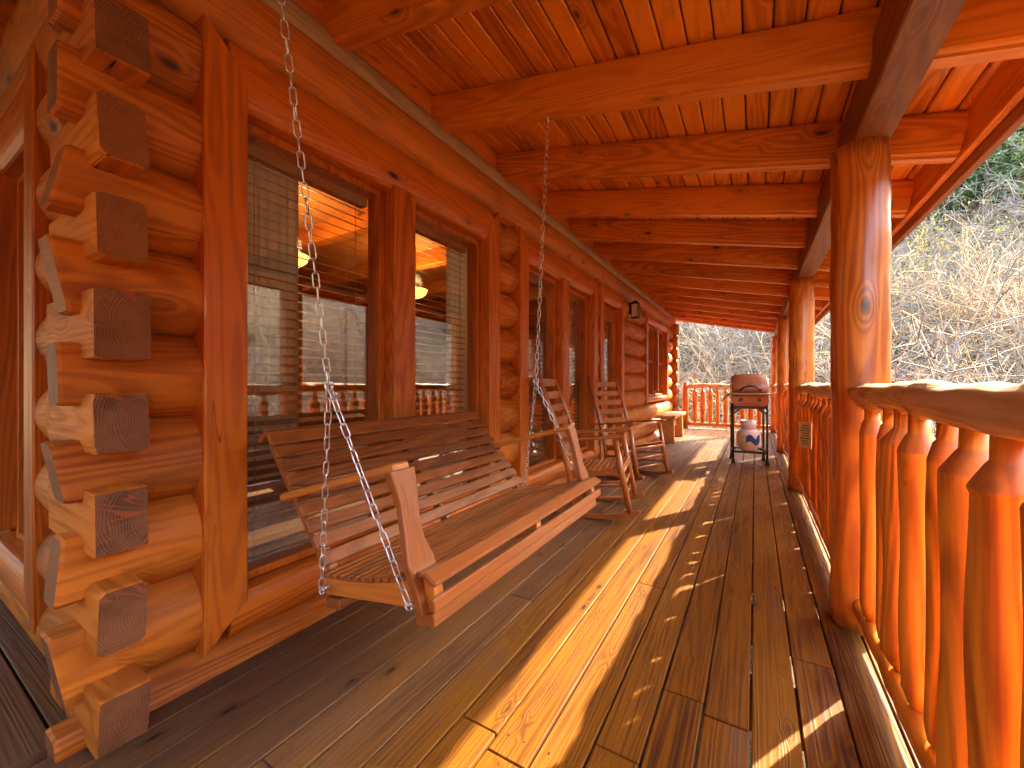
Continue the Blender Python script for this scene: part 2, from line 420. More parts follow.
# courses
ZC = [-.05+PITCH*k for k in range(10)]
OPEN = [(.70, 2.73, .10, 2.50), (3.06, 5.09, .10, 2.50), (5.20, 6.32, -.05, 2.50), (7.84, 10.07, .72, 2.50)]
for z in ZC:
    cuts = sorted([(a+.06, b-.06) for a, b, z0, z1 in OPEN if z0 < z+.08 and z1 > z-.02])
    y = .95
    first = True
    full = z < 0 or z > 2.6
    for a, b in cuts+[(ENDY+.22, None)]:
        if first and full: pass
        elif first:
            # part up to first opening comes from the corner
            pass
        if a > y+.02 and not (first and (a < .95 or full)): ylog(y, a, z)
        if b is not None: y = b
        first = False
# corner: logs of the long wall protrude past the return wall (towards -Y)
for z in ZC:
    L = (5.26 if z < 0 else ENDY+.22 if z > 2.6 else .76)-.335
    bm = corner_end('Y', None, z, -1, .055+random.uniform(-.004, .004), .106+random.uniform(-.012, .01), .10)
    # trim body to length: scale of the straight part only
    for v in bm.verts:
        if v.co.y > .5: v.co.y = L
        elif v.co.y > .34: v.co.y = min(v.co.y, L*.9)
    obj('log', bm, [wood('log', 'Y'), ring_end('log')], cabin, (XC, .335, z))
# return wall logs (pass the corner towards +X)
for k in range(10):
    z = .10+PITCH*k
    if z > 2.9: continue
    bm = corner_end('X', None, z, 1, .063+random.uniform(-.005, .005), .098+random.uniform(-.014, .01), -.123)
    inwin = .10 < z < 2.45
    for v in bm.verts:
        if v.co.x < -1.0: v.co.x = -.92 if inwin else -5.55
    obj('log', bm, [wood('log', 'X'), ring_end('log')], cabin, (-1.66+random.uniform(-.03, .018), YC2, z))
for k in range(10):      # rest of the return wall, beyond its window
    z = .10+PITCH*k
    if z > 2.45: break
    bm = nb(); tube(bm, [(-1.4, 0, 0), (-.5, 0, 0), (.5, 0, 0), (1.4, 0, 0)], RL, 20, True, 0, 1, jit=.03, seed=k*3.1)
    obj('log', bm, [wood('log', 'X'), ring_end('log')], cabin, (-5.84, YC2, z))
# far corner ends
for k in range(10):
    z = .10+PITCH*k
    if z > 2.7: continue
    bm = nb(); tube(bm, [(-.9, 0, 0), (-.3, 0, 0), (-.06, 0, 0), (0, 0, 0)], [.155, .155, .15, .13], 20, True, 0, 1)
    obj('log', bm, [wood('log', 'X'), ring_end('log')], cabin, (-1.66, ENDY, z))
for z in ZC:                                     # end wall facing +Y
    bm = nb(); tube(bm, [(-2.6, 0, 0), (-.2, 0, 0), (2.6, 0, 0)], .155, 16, True)
    obj('log', bm, [wood('log', 'X')], cabin, (-4.6, ENDY+.0, z+.15))
ylog(.3, 11.3, 2.80, r=.082, style='raw', xc=-1.852)     # unstained plate log
bm = nb(); rbox(bm, (-1.90, 5.8, 2.98), (.12, 11.0, .36), 0); obj('wall_plate', bm, wood('beam', 'Y'), cabin)
bm = nb(); rbox(bm, (-4.4, .70, 2.98), (5.0, .12, .36), 0); obj('wall_plate', bm, wood('beam', 'X'), cabin)

def trim_v(bm, y0, y1, z0, z1, mit0, mit1, x0=-.12, x1=.02):
    """vertical casing board; mit: 'L' = casing stands left of opening (mitres slope to the right)"""
    wd = y1-y0
    if mit0 == 'L': poly = [(y0, z0), (y1, z0+wd), (y1, z1-wd), (y0, z1)]
    elif mit0 == 'R': poly = [(y0, z0+wd), (y1, z0), (y1, z1), (y0, z1-wd)]
    else: poly = [(y0, z0), (y1, z0), (y1, z1), (y0, z1)]
    prism(bm, poly, 'X', x0, x1, .006)
def half_log(bm, y0, y1, z0, z1, x0=-.12, bulge=.035, seg=14):
    h = (z1-z0)/2; zc = (z0+z1)/2; poly = [(x0, z0+.004), ]
    for i in range(seg+1):
        a = -math.pi/2+math.pi*i/seg
        poly.append((-.03+bulge*1.35*math.cos(a), zc+(h-.004)*math.sin(a)))
    poly.append((x0, z1-.004))
    prism(bm, poly, 'Y', y0, y1)
def window(parent, yw, z0=.10, z1=2.50, loc=(0, 0, 0), rz=0, sash_split=False, blind=True, tw=.15, mull=.17, two=True, bottom=.19, top=.27, tilt=.36):
    """window unit in local coordinates: +X out, +Y along the wall from 0 to yw"""
    W = bpy.data.objects.new('window', None); col.objects.link(W); W.parent = parent; W.location = loc; W.rotation_euler = (0, 0, rz)
    for a, b, m in ((0, tw, 'L'), (yw-tw, yw, 'R')):
        bm = nb(); trim_v(bm, a, b, z0, z1, m, m); obj('casing', bm, wood('trim', 'Z'), W)
    bm = nb(); half_log(bm, tw*.6, yw-tw*.6, z1-top, z1-.012); obj('head_trim', bm, wood('trim', 'Y'), W)
    bm = nb(); half_log(bm, tw*.6, yw-tw*.6, z0+.012, z0+bottom); obj('sill_trim', bm, wood('trim', 'Y'), W)
    spans = [(tw, (yw-mull)/2), ((yw+mull)/2, yw-tw)] if two else [(tw, yw-tw)]
    if two:
        bm = nb(); rbox(bm, (-.055, yw/2, (z0+z1)/2), (.13, mull, z1-z0-.48), .006); obj('mullion', bm, wood('trim', 'Z'), W)
    zb, zt = z0+bottom, z1-top
    for a, b in spans:
        fr = nb(); f = .035
        rbox(fr, (-.125, a+f/2, (zb+zt)/2), (.10, f, zt-zb), .003); rbox(fr, (-.125, b-f/2, (zb+zt)/2), (.10, f, zt-zb), .003)
        rbox(fr, (-.127, (a+b)/2, zb+f/2), (.10, b-a-2*f, f), .003); rbox(fr, (-.127, (a+b)/2, zt-f/2), (.10, b-a-2*f, f), .003)
        if sash_split: rbox(fr, (-.12, (a+b)/2, (zb+zt)/2), (.06, b-a-2*f, .04), .003)
        obj('sash_frame', fr, wood('trim', 'Z'), W)
        g = nb(); rbox(g, (-.118, (a+b)/2, (zb+zt)/2), (.006, b-a-2*f, zt-zb-2*f), 0); obj('pane', g, M['glass'], W)
        if blind:
            s = nb(); z = zt-.11
            rbox(s, (-.20, (a+b)/2, zt-.055), (.055, b-a-.08, .05), .003)
            while z > zb+.04:
                rbox(s, (-.20, (a+b)/2, z+random.uniform(-.002, .002)), (.046, b-a-.09, .003), 0, Euler((0, tilt+random.uniform(-.04, .04), 0)))
                z -= .0455
            for yy in (a+.12, b-.12): rbox(s, (-.174, yy, (zb+zt)/2), (.002, .004, zt-zb-.1), 0)
            obj('blind', s, wood('blind', 'Y'), W)
    return W
window(cabin, 2.03, loc=(-1.765, .70, 0))
window(cabin, 2.03, loc=(-1.765, 3.06, 0))
window(cabin, 2.23, z0=.74, z1=2.50, loc=(-1.765, 7.84, 0), sash_split=True, blind=False, bottom=.13, top=.2, tw=.14, mull=.12)
window(cabin, 2.03, loc=(-2.50-2.03, .425, 0), rz=-math.pi/2)
# door
D = bpy.data.objects.new('door', None); col.objects.link(D); D.parent = cabin; D.location = (-1.765, 5.20, 0)
for a, b in ((0, .13), (.99, 1.12)):
    bm = nb(); rbox(bm, (-.05, (a+b)/2, 1.24), (.14, b-a, 2.46), .006); obj('casing', bm, wood('trim', 'Z'), D)
bm = nb(); half_log(bm, .13, .99, 2.26, 2.49); obj('head_trim', bm, wood('trim', 'Y'), D)
bm = nb()
for a, b in ((.13, .27), (.85, .99)): rbox(bm, (-.10, (a+b)/2, 1.14), (.05, b-a, 2.2), .004)
rbox(bm, (-.10, .56, 2.14), (.05, .58, .2), .004); rbox(bm, (-.10, .56, .2), (.05, .58, .34), .004)
obj('door_leaf', bm, wood('trim', 'Z'), D)
g = nb(); rbox(g, (-.10, .56, 1.205), (.006, .58, 1.67), 0); obj('pane', g, M['glass'], D)
bm = nb(); rbox(bm, (-.068, .92, 1.02), (.012, .045, .16), .004); tube(bm, [(-.06, .92, 1.03), (-.015, .92, 1.03), (-.015, .85, 1.03)], .009, 8); obj('handle', bm, M['brass'], D)
bm = nb(); rbox(bm, (-.06, .56, .02), (.16, .86, .04), .004); obj('threshold', bm, M['brass'], D)
# interior shell
bm = nb()
rbox(bm, (-4.6, 5.9, -.02), (5.0, 10.4, .1), 0); obj('room_floor', bm, wood('inner', 'Y'), cabin)
bm = nb(); rbox(bm, (-7.1, 5.8, 1.5), (.1, 10.8, 3.0), 0); rbox(bm, (-4.6, 10.7, 1.5), (5.0, .06, 3.0), 0); obj('room_wall', bm, wood('inner', 'Y'), cabin)
bm = nb()
rbox(bm, (-4.6, 5.8, 2.80), (5.0, 10.2, .06), 0); obj('room_ceiling', bm, wood('inner', 'Y'), cabin)
for y in (1.4, 2.6, 3.8, 5.0, 6.2):
    bm = nb(); rbox(bm, (-4.6, y, 2.68), (4.9, .13, .19), .006); obj('room_beam', bm, wood('beam', 'X'), cabin)

M['fabric'] = leafmat('white_curtain', (.82, .81, .79), .04, .5)
# curtains and lamps in the room
def curtain(label, x, y0, y1, z0, z1):
    bm = nb(); n = 26; pts = []
    for i in range(n+1):
        y = y0+(y1-y0)*i/n; pts.append((x+.018*math.sin(i*1.9)+.008*math.sin(i*.7+1), y))
    A = [[bm.verts.new((px, py, z)) for px, py in pts] for z in np.linspace(z1, z0, 5)]
    for r in range(4):
        for i in range(n):
            f = bm.faces.new((A[r][i], A[r][i+1], A[r+1][i+1], A[r+1][i])); f.smooth = True
    bmesh.ops.solidify(bm, geom=bm.faces[:], thickness=.003)
    return tag(obj('curtain', bm, M['fabric']), label, 'curtain', 'curtains inside the cabin windows')
curtain('long white curtain panel behind the blind at the left edge of the nearest tall window', -2.0, .86, 1.22, .25, 2.26)
curtain('narrow white curtain panel hanging behind the second pane above the swing', -2.0, 2.36, 2.68, .25, 2.26)
curtain('pale curtain panel behind the blind of the window beside the first rocking chair', -2.03, 4.62, 4.9, .25, 2.26)
for i, (y, lab) in enumerate(((2.05, 'lit amber bowl lamp seen through the nearest window pane'), (3.57, 'lit amber bowl lamp seen through the second window pane'))):
    t = thing('ceiling_lamp', lab, 'lamp', (-3.5, y, 2.22), group='amber bowl lamps inside the cabin')
    bm = nb(); lathe(bm, [(.012, -.075), (.08, -.06), (.13, -.02), (.15, .03), (.145, .032)], 18); obj('glass_bowl', bm, M['bowl'], t)
    bm = nb(); tube(bm, [(0, 0, .02), (0, 0, .56)], .012, 8); obj('stem', bm, M['brass'], t)
    pl = bpy.data.lights.new('lamp_bulb', 'POINT'); pl.energy = 1.5; pl.color = (1, .62, .25); pl.shadow_soft_size = .1
    lo = bpy.data.objects.new('lamp_bulb', pl); col.objects.link(lo); lo.parent = t; lo.location = (0, 0, .12)

# ------------------------------------------------------------------ porch roof
SL = .215; ANG = math.atan(SL)
def zr(x): return 2.80-SL*(x+1.78)
roof = thing('porch_roof', 'orange tongue and groove porch roof on dark red rafters sloping down over the deck', 'roof')
DR = .23
RAFY = [.51-.784*2, .51-.784, .51]+[1.294+.784*k for k in range(13)]+[11.47]
for y in RAFY:
    x0 = -1.86
    if y < .45: x0 = -1.78+max(0, .45-y)*.98
    x1 = .875; L = (x1-x0)/math.cos(ANG)
    bm = nb()
    t = bmesh.new(); bmesh.ops.create_cube(t, size=1); bmesh.ops.scale(t, vec=(L, .105, DR*math.cos(ANG)), verts=t.verts)
    bmesh.ops.bevel(t, geom=[e for e in t.edges if abs((e.verts[0].co-e.verts[1].co).normalized().x) > .9], offset=.022, segments=3, affect='EDGES')
    me = bpy.data.meshes.new('t'); t.to_mesh(me); t.free(); bm.from_mesh(me); bpy.data.meshes.remove(me)
    xm = (x0+x1)/2
    obj('rafter', bm, wood('beam', 'X'), roof, (xm, y, zr(xm)+DR/2), (0, ANG, 0))
# hip rafter
bm = nb(); bar(bm, (-1.78, .45, 2.92), (.85, -2.18, 2.92-SL*2.63), .12, .26); obj('hip_rafter', bm, wood('beam', 'X'), roof)
# ceiling boards (run along Y, on top of the rafters)
bm = nb(); bw = .112
def board(bm, x0, x1, ya0, ya1, yb, z0, z1, th=.02):
    """board between x0..x1; y from (ya0 at x0, ya1 at x1) to yb, tilted underside z0->z1"""
    gap = .0035; ch = .007
    def z(x): return z0+(z1-z0)*(x-x0)/(x1-x0)
    xs = [(x0+gap, ch), (x0+gap+ch, 0), (x1-gap-ch, 0), (x1-gap, ch)]
    lo = []; hi = []
    for x, up in xs:
        ya = ya0+(ya1-ya0)*(x-x0)/(x1-x0)
        lo.append(((x, ya, z(x)+up), (x, yb, z(x)+up)))
    bot = [[bm.verts.new(p) for p in pr] for pr in lo]
    top = [[bm.verts.new((p[0], p[1], z(p[0])+th)) for p in pr] for pr in (lo[0], lo[-1])]
    for i in range(3): bm.faces.new((bot[i][0], bot[i][1], bot[i+1][1], bot[i+1][0]))
    bm.faces.new((bot[0][0], top[0][0], top[0][1], bot[0][1])); bm.faces.new((bot[3][0], bot[3][1], top[1][1], top[1][0]))
    bm.faces.new((top[0][0], top[1][0], top[1][1], top[0][1]))
x = -1.95
while x < .95:
    x1 = x+bw
    hip0 = .45-max(0, x+1.78); hip1 = .45-max(0, x1+1.78)
    # break each board into 2-3 lengths
    ys = [None, random.uniform(2.5, 6), 11.6]
    board(bm, x, x1, hip0, hip1, ys[1], zr(x)+DR, zr(x1)+DR)
    board(bm, x, x1, ys[1]+.002, ys[1]+.002, 11.6, zr(x)+DR, zr(x1)+DR)
    x = x1
bmesh.ops.recalc_face_normals(bm, faces=bm.faces)
obj('ceiling_boards', bm, wood('ceil', 'Y'), roof)
bm = nb(); rbox(bm, (0, 0, 0), (3.0, 13.9, .006), 0)
bm = nb()
def quadslab(bm, P, th):
    a = [bm.verts.new(p) for p in P]; b = [bm.verts.new((p[0], p[1], p[2]+th)) for p in P]; n = len(P)
    bm.faces.new(a[::-1]); bm.faces.new(b)
    for i in range(n): bm.faces.new((a[i], a[(i+1) % n], b[(i+1) % n], b[i]))
e = DR+.024
quadslab(bm, [(.98, -2.35, zr(.98)+e), (.98, 11.62, zr(.98)+e), (-2.0, 11.62, zr(-2.0)+e), (-2.0, .45, zr(-2.0)+e), (-1.78, .45, zr(-1.78)+e)], .06)
bmesh.ops.recalc_face_normals(bm, faces=bm.faces)
obj('roof_deck', bm, M['shingle'], roof)
# side porch roof slopes to -Y
bm = nb(); y = .45+bw*4
while y > -2.4:
    y1 = y-bw; g = .0035
    zz0, zz1 = zr(-1.78+(.45-y))+DR, zr(-1.78+(.45-y1))+DR
    P = [(-8, y-g, zz0), (-1.78+(.45-y), y-g, zz0), (-1.78+(.45-y1), y1+g, zz1), (-8, y1+g, zz1)]
    quadslab(bm, P, .02); y = y1
bmesh.ops.recalc_face_normals(bm, faces=bm.faces)
obj('ceiling_boards', bm, wood('ceil', 'X'), roof)
bm = nb(); quadslab(bm, [(-8, .45, zr(-1.78)+e), (-1.78, .45, zr(-1.78)+e), (.98, -2.31, zr(.98)+e), (-8, -2.31, zr(.98)+e)], .06)
bmesh.ops.recalc_face_normals(bm, faces=bm.faces); obj('roof_deck', bm, M['shingle'], roof)
bm = nb(); quadslab(bm, [(-1.78, .45, 3.2), (-1.78, 11.62, 3.2), (-8, 11.62, 4.6), (-8, .45, 4.6)], .08); bmesh.ops.recalc_face_normals(bm, faces=bm.faces)
obj('roof_deck', bm, M['shingle'], cabin)
for x in (-2.4, -3.2, -4.0, -4.8):
    bm = nb(); bar(bm, (x, .52, 2.915), (x, -2.2, 2.915-SL*2.72), .105, DR); obj('rafter', bm, wood('beam', 'Y'), roof)
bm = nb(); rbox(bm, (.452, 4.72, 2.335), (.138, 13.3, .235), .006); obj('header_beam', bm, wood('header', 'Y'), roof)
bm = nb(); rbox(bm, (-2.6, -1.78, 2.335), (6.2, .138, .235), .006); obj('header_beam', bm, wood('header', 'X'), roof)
bm = nb(); rbox(bm, (.900, 4.65, 2.375), (.036, 13.9, .235), .004); obj('inner_fascia', bm, wood('beam', 'Y'), roof)
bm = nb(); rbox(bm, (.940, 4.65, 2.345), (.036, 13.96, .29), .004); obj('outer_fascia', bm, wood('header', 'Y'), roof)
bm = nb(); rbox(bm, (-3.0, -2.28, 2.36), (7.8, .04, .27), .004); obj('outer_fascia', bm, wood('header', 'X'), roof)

# ------------------------------------------------------------------ posts
def post(y, label, x=.42, r=.108):
    bm = nb(); n = 30; sd = y*1.7
    pts = [(random.uniform(-.003, .003), random.uniform(-.003, .003), .001+2.216*i/(n-1)) for i in range(n)]
    tube(bm, pts, [r*(1.02 if i < 2 else 1)*(1.01-.02*i/n) for i in range(n)], 40, True, 0, None, jit=.03, seed=sd)
    o = obj('porch_post', bm, wood('post', 'Z'), None, (x, y, 0))
    return tag(o, label, 'post', 'round log posts carrying the porch roof')
post(-.25, 'log post beside the viewer at the start of the railing')
post(2.46, 'thick glossy log post nearest in view, under the header beam')
post(5.25, 'second log post, behind the thick one, where the notice railing begins', r=.112)
post(8.0, 'third log post, far down the porch beside the grill', r=.11)
post(11.15, 'farthest log post at the end corner of the porch', r=.11)

# ------------------------------------------------------------------ railings
def baluster_mesh(seed, r):
    bm = nb(); prof = [(.025, .10), (.026, .165), (.034, .172), (r*1.02, .212)]
    n = 12
    for i in range(n+1):
        z = .225+(.906-.225)*i/n; prof.append((r*(1+.05*math.sin(seed*3+i*.6)), z))
    prof += [(r*1.05, .918), (r*1.0, .926), (.031, .966), (.025, .974), (.024, 1.04)]
    mis = [2]*3+[0]*(n+2)+[1, 1, 1, 2]
    mis = (mis+[2]*10)[:len(prof)-1]
    lathe(bm, prof, 20, .10, seed, mis)
    me = bpy.data.meshes.new('baluster'); bm.to_mesh(me); bm.free()
    for m in (wood('rail', 'Z'), wood('neck', 'Z'), wood('rail', 'Z')): me.materials.append(m)
    return me
BAL = [baluster_mesh(i*1.37, r) for i, r in enumerate((.054, .051, .057, .047, .053, .040, .055, .058))]
def railing(p, q, label, cat='railing', thin=(), phase=0.0, pitch=.173, bx=0, group='log railings round the porch', zoff=0):
    p, q = Vector(p), Vector(q); d = (q-p); L = d.length; d.normalize()
    rz = math.atan2(d.y, d.x)-math.pi/2
    T = thing('porch_railing', label, cat, p, (0, 0, rz), group)
    bm = nb(); n = int(L/.07)+2
    pts = [(.006*math.sin(i*.5+p.y)+random.uniform(-.002, .002), L*i/(n-1), random.uniform(-.004, .004)+.005*math.sin(i*.33)) for i in range(n)]
    tube(bm, pts, [.051*(1+.09*noise.noise(Vector((i*.5, p.y, 0)))) for i in range(n)], 18, True, jit=.34, seed=p.y+3)
    obj('top_rail', bm, wood('toprail', 'Y'), T, (0, 0, 1.072))
    bm = nb(); pts = [(random.uniform(-.002, .002), L*i/(n-1), 0) for i in range(n)]
    tube(bm, pts, .045, 14, True, jit=.12, seed=p.y+8); obj('bottom_rail', bm, wood('rail', 'Y'), T, (0, 0, .118))
    y = phase; i = 0
    while y < L-.13:
        if y > .13:
            o = bpy.data.objects.new('baluster', BAL[5] if i in thin else random.choice(BAL)); col.objects.link(o); o.parent = T
            o.location = (random.uniform(-.008, .008), y+random.uniform(-.008, .008), 0); o.rotation_euler = (random.uniform(-.008, .008), random.uniform(-.008, .008), random.uniform(0, 6.28))
        y += pitch; i += 1
    return T
railing((.42, -.13, 0), (.42, 2.37, 0), 'orange log railing nearest the viewer with fat peeled balusters and pale top rail', phase=1.135+.13-.173*6, thin=(11, 12))
railing((.42, 2.56, 0), (.42, 5.135, 0), 'log railing between the thick nearest post and second post, with a paper notice', phase=.16)
railing((.42, 5.365, 0), (.42, 7.89, 0), 'log railing section beyond the second post, near the grill', phase=.16)
railing((.42, 8.11, 0), (.42, 11.04, 0), 'farthest long-side log railing section, beyond the grill', phase=.16)
railing((-1.45, 11.15, 0), (.31, 11.15, 0), 'log railing closing the far end of the porch, daylight between its balusters', phase=.15)
post(-1.78, 'log post at the near outer corner of the deck, behind the viewer', r=.125)
railing((.42, -1.66, 0), (.42, -.38, 0), 'short log railing section behind the viewer', phase=.16)
for xx in (-2.3, -5.0):
    post(-1.78, 'log post on the side porch left of the log corner' if xx > -3 else 'farther log post on the side porch', x=xx, r=.125)
railing((-2.18, -1.78, 0), (.29, -1.78, 0), 'log railing along the side deck nearest the corner post', phase=.16)
railing((-4.88, -1.78, 0), (-2.42, -1.78, 0), 'log railing along the side deck, farther from the corner', phase=.16)
bm = nb(); tube(bm, [(0, 0, .001), (0, 0, .4), (0, 0, .8), (0, 0, 1.15)], .075, 20, jit=.03); 
tag(obj('newel_post', bm, wood('post', 'Z'), None, (-1.53, 11.15, 0)), 'short red-orange newel post between far railing and cabin corner', 'post')
# notice on the railing
T = thing('notice', 'small cream paper notice fixed to the inner side of the railing', 'notice', (.335, 3.9, .72), (0, 0, R(38)))
bm = nb(); rbox(bm, (0, 0, 0), (.004, .12, .20), 0); obj('sheet', bm, M['paper'], T)
bm = nb()
for k in range(8): rbox(bm, (-.0035, random.uniform(-.012, 0), .075-.02*k), (.002, random.uniform(.06, .09), .006), 0)
obj('print', bm, M['ink'], T)

# ------------------------------------------------------------------ swing
TILT = -R(9.5)       # front raised
SW = thing('porch_swing', 'slatted brown wooden porch swing hanging on chains in front of the nearest window', 'porch swing', (-.975, 1.45, .495), (0, TILT, 0))
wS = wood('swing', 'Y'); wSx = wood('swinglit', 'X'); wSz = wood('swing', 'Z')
Y0, Y1 = -.60, .63
def seat_z(x):       # contour of the seat (x from back -.22 to front .25)
    return .045+.022*((x+.03)/.25)**2+.012*(x/.25)
for y in (Y0, 0, Y1):
    bm = nb(); poly = [(-.25, -.03), (.225, -.03), (.238, -.005), (.238, seat_z(.238)-.012)]
    for i in range(12):
        x = .23-.45*i/11; poly.append((x, seat_z(x)-.012))
    poly += [(-.25, .07)]
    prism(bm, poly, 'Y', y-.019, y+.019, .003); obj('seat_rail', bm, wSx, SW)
n = 13
for i in range(n):
    x = -.205+.415*i/(n-1); sl = .044*2*(x+.03)/.25+.05
    bm = nb(); rbox(bm, (0, 0, 0), (.025, Y1-Y0+.085, .018), .004); obj('seat_slat', bm, wS, SW, (x, (Y0+Y1)/2, seat_z(x)-.002), (0, -math.atan(sl*.9), 0))
bm = nb(); rbox(bm, (0, 0, 0), (.046, Y1-Y0+.10, .018), .005); obj('front_slat', bm, wS, SW, (.252, (Y0+Y1)/2, seat_z(.23)-.014), (0, R(38), 0))
bm = nb(); rbox(bm, (.252, (Y0+Y1)/2, -.001), (.020, Y1-Y0+.10, .034), .004); obj('front_apron', bm, wS, SW)
for x in (-.2, .2):
    bm = nb(); rbox(bm, (x, (Y0+Y1)/2, -.05), (.07, Y1-Y0+.06, .034), .003); obj('cross_rail', bm, wS, SW)
# back: leans to -X
b0 = Vector((-.225, 0, .03)); bd = Vector((-.30, 0, .50)).normalized(); bn = Vector((bd.z, 0, -bd.x)); BL = .545
for y in (Y0, -.01, Y1):
    bm = nb(); p = b0+Vector((0, y, 0)); bar(bm, p-bd*.05, p+bd*BL, .034, .040, bn); obj('back_upright', bm, wSz, SW)
nb_ = 9
for i in range(nb_):
    s = .05+(BL-.055)*i/(nb_-1); c = b0+bd*s+bn*.030
    wd = .048 if i < nb_-1 else .055
    bm = nb(); rbox(bm, (0, 0, 0), (wd, Y1-Y0+.075, .015), .004); obj('back_slat', bm, wS, SW, (c.x, (Y0+Y1)/2, c.z), (0, -math.atan2(bd.z, bd.x), 0))
c = b0+bd*(BL+.022)+bn*.01
bm = nb(); rbox(bm, (0, 0, 0), (.022, Y1-Y0+.085, .06), .004); obj('top_cap', bm, wS, SW, (c.x, (Y0+Y1)/2, c.z), (0, -math.atan2(bd.z, bd.x), 0))
for y in (Y0-.012, Y1+.012):
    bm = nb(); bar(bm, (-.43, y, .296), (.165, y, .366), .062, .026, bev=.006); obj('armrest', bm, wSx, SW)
    # shaped arm support, flat face to the front
    prof = [(-.052, .36), (.045, .36), (.040, .30), (.028, .22), (.030, .16), (.052, .10), (.058, .05), (.045, .01), (.040, -.035), (-.034, -.035), (-.036, .02), (-.050, .1), (-.040, .18), (-.034, .26)]
    bm = nb(); prism(bm, [(a+y, z) for a, z in prof], 'X', -.012, .014, .003); o = obj('arm_support', bm, wSz, SW, (.195, 0, 0), (0, -R(6), 0))
def chain(name, p, q, parent, link=.040, wire=.0021):
    p, q = Vector(p), Vector(q); L = (q-p).length; n = max(2, round(L/link)); d = (q-p).normalized()
    rot = d.to_track_quat('Z', 'Y').to_matrix(); bm = nb()
    for i in range(n):
        c = p+d*(L*(i+.5)/n); hl = L/n*.5+wire*1.1; wd = .0085; pts = []
        for k in range(14):
            a = 2*math.pi*k/14; cx, cz = math.cos(a), math.sin(a)
            pts.append(Vector((wd*cx, 0, (hl-wd)*(1 if cz > 0 else -1)+wd*cz)))
        zr_ = Matrix.Rotation(i*math.pi/2+random.uniform(-.35, .35), 3, 'Z')
        pts = [c+rot @ (zr_ @ v) for v in pts]; m = len(pts); rings = []
        for k in range(m):
            t = (pts[(k+1) % m]-pts[k-1]).normalized(); s = t.cross((pts[k]-c)).normalized(); u = s.cross(t)
            rings.append([bm.verts.new(pts[k]+s*wire*math.cos(j*math.pi/3)+u*wire*math.sin(j*math.pi/3)) for j in range(6)])
        for k in range(m):
            for j in range(6):
                f = bm.faces.new((rings[k][j], rings[k][(j+1) % 6], rings[(k+1) % m][(j+1) % 6], rings[(k+1) % m][j])); f.smooth = True
    o = obj(name, bm, M['steel'], parent)
    return o
SWm = Matrix.Translation(SW.location) @ Euler((0, TILT, 0)).to_matrix().to_4x4(); inv = SWm.inverted()
def L_(p): return inv @ Vector(p)
for top, jn, ye in (((-1.05, .52, 2.63), (-1.075, .745, 1.115), Y0-.035), ((-1.005, 2.07, 2.615), (-1.055, 2.02, 1.135), Y1+.04)):
    tp, jp = L_(top), L_(jn)
    ye_ = ye-.012 if ye < 0 else ye+.012
    chain('chain', tp, jp, SW)
    bk = Vector((-.225, ye_, .0)); fr = Vector((.165, ye_, -.005))
    chain('chain', jp, bk, SW); chain('chain', jp, fr, SW)
    for c in (bk, fr):
        bm = nb(); sg = -1 if ye > 0 else 1
        tube(bm, [c, c+Vector((0, sg*.05, 0))], .006, 8)
        tube(bm, [c+Vector((.012*math.cos(a), 0, .012*math.sin(a)-.004)) for a in np.linspace(0, 6.2, 12)], .0035, 6)
        obj('eye_bolt', bm, M['steel'], SW)
    bm = nb(); tube(bm, [tp+Vector((0, 0, -.012)), tp+Vector((0, 0, .05))], .007, 8); obj('hook', bm, M['steel'], SW)
    bm = nb(); tube(bm, [jp+Vector((.016*math.cos(a), 0, .016*math.sin(a))) for a in np.linspace(0, 6.2, 14)], .0045, 6)
    obj('ring', bm, M['steel'], SW)

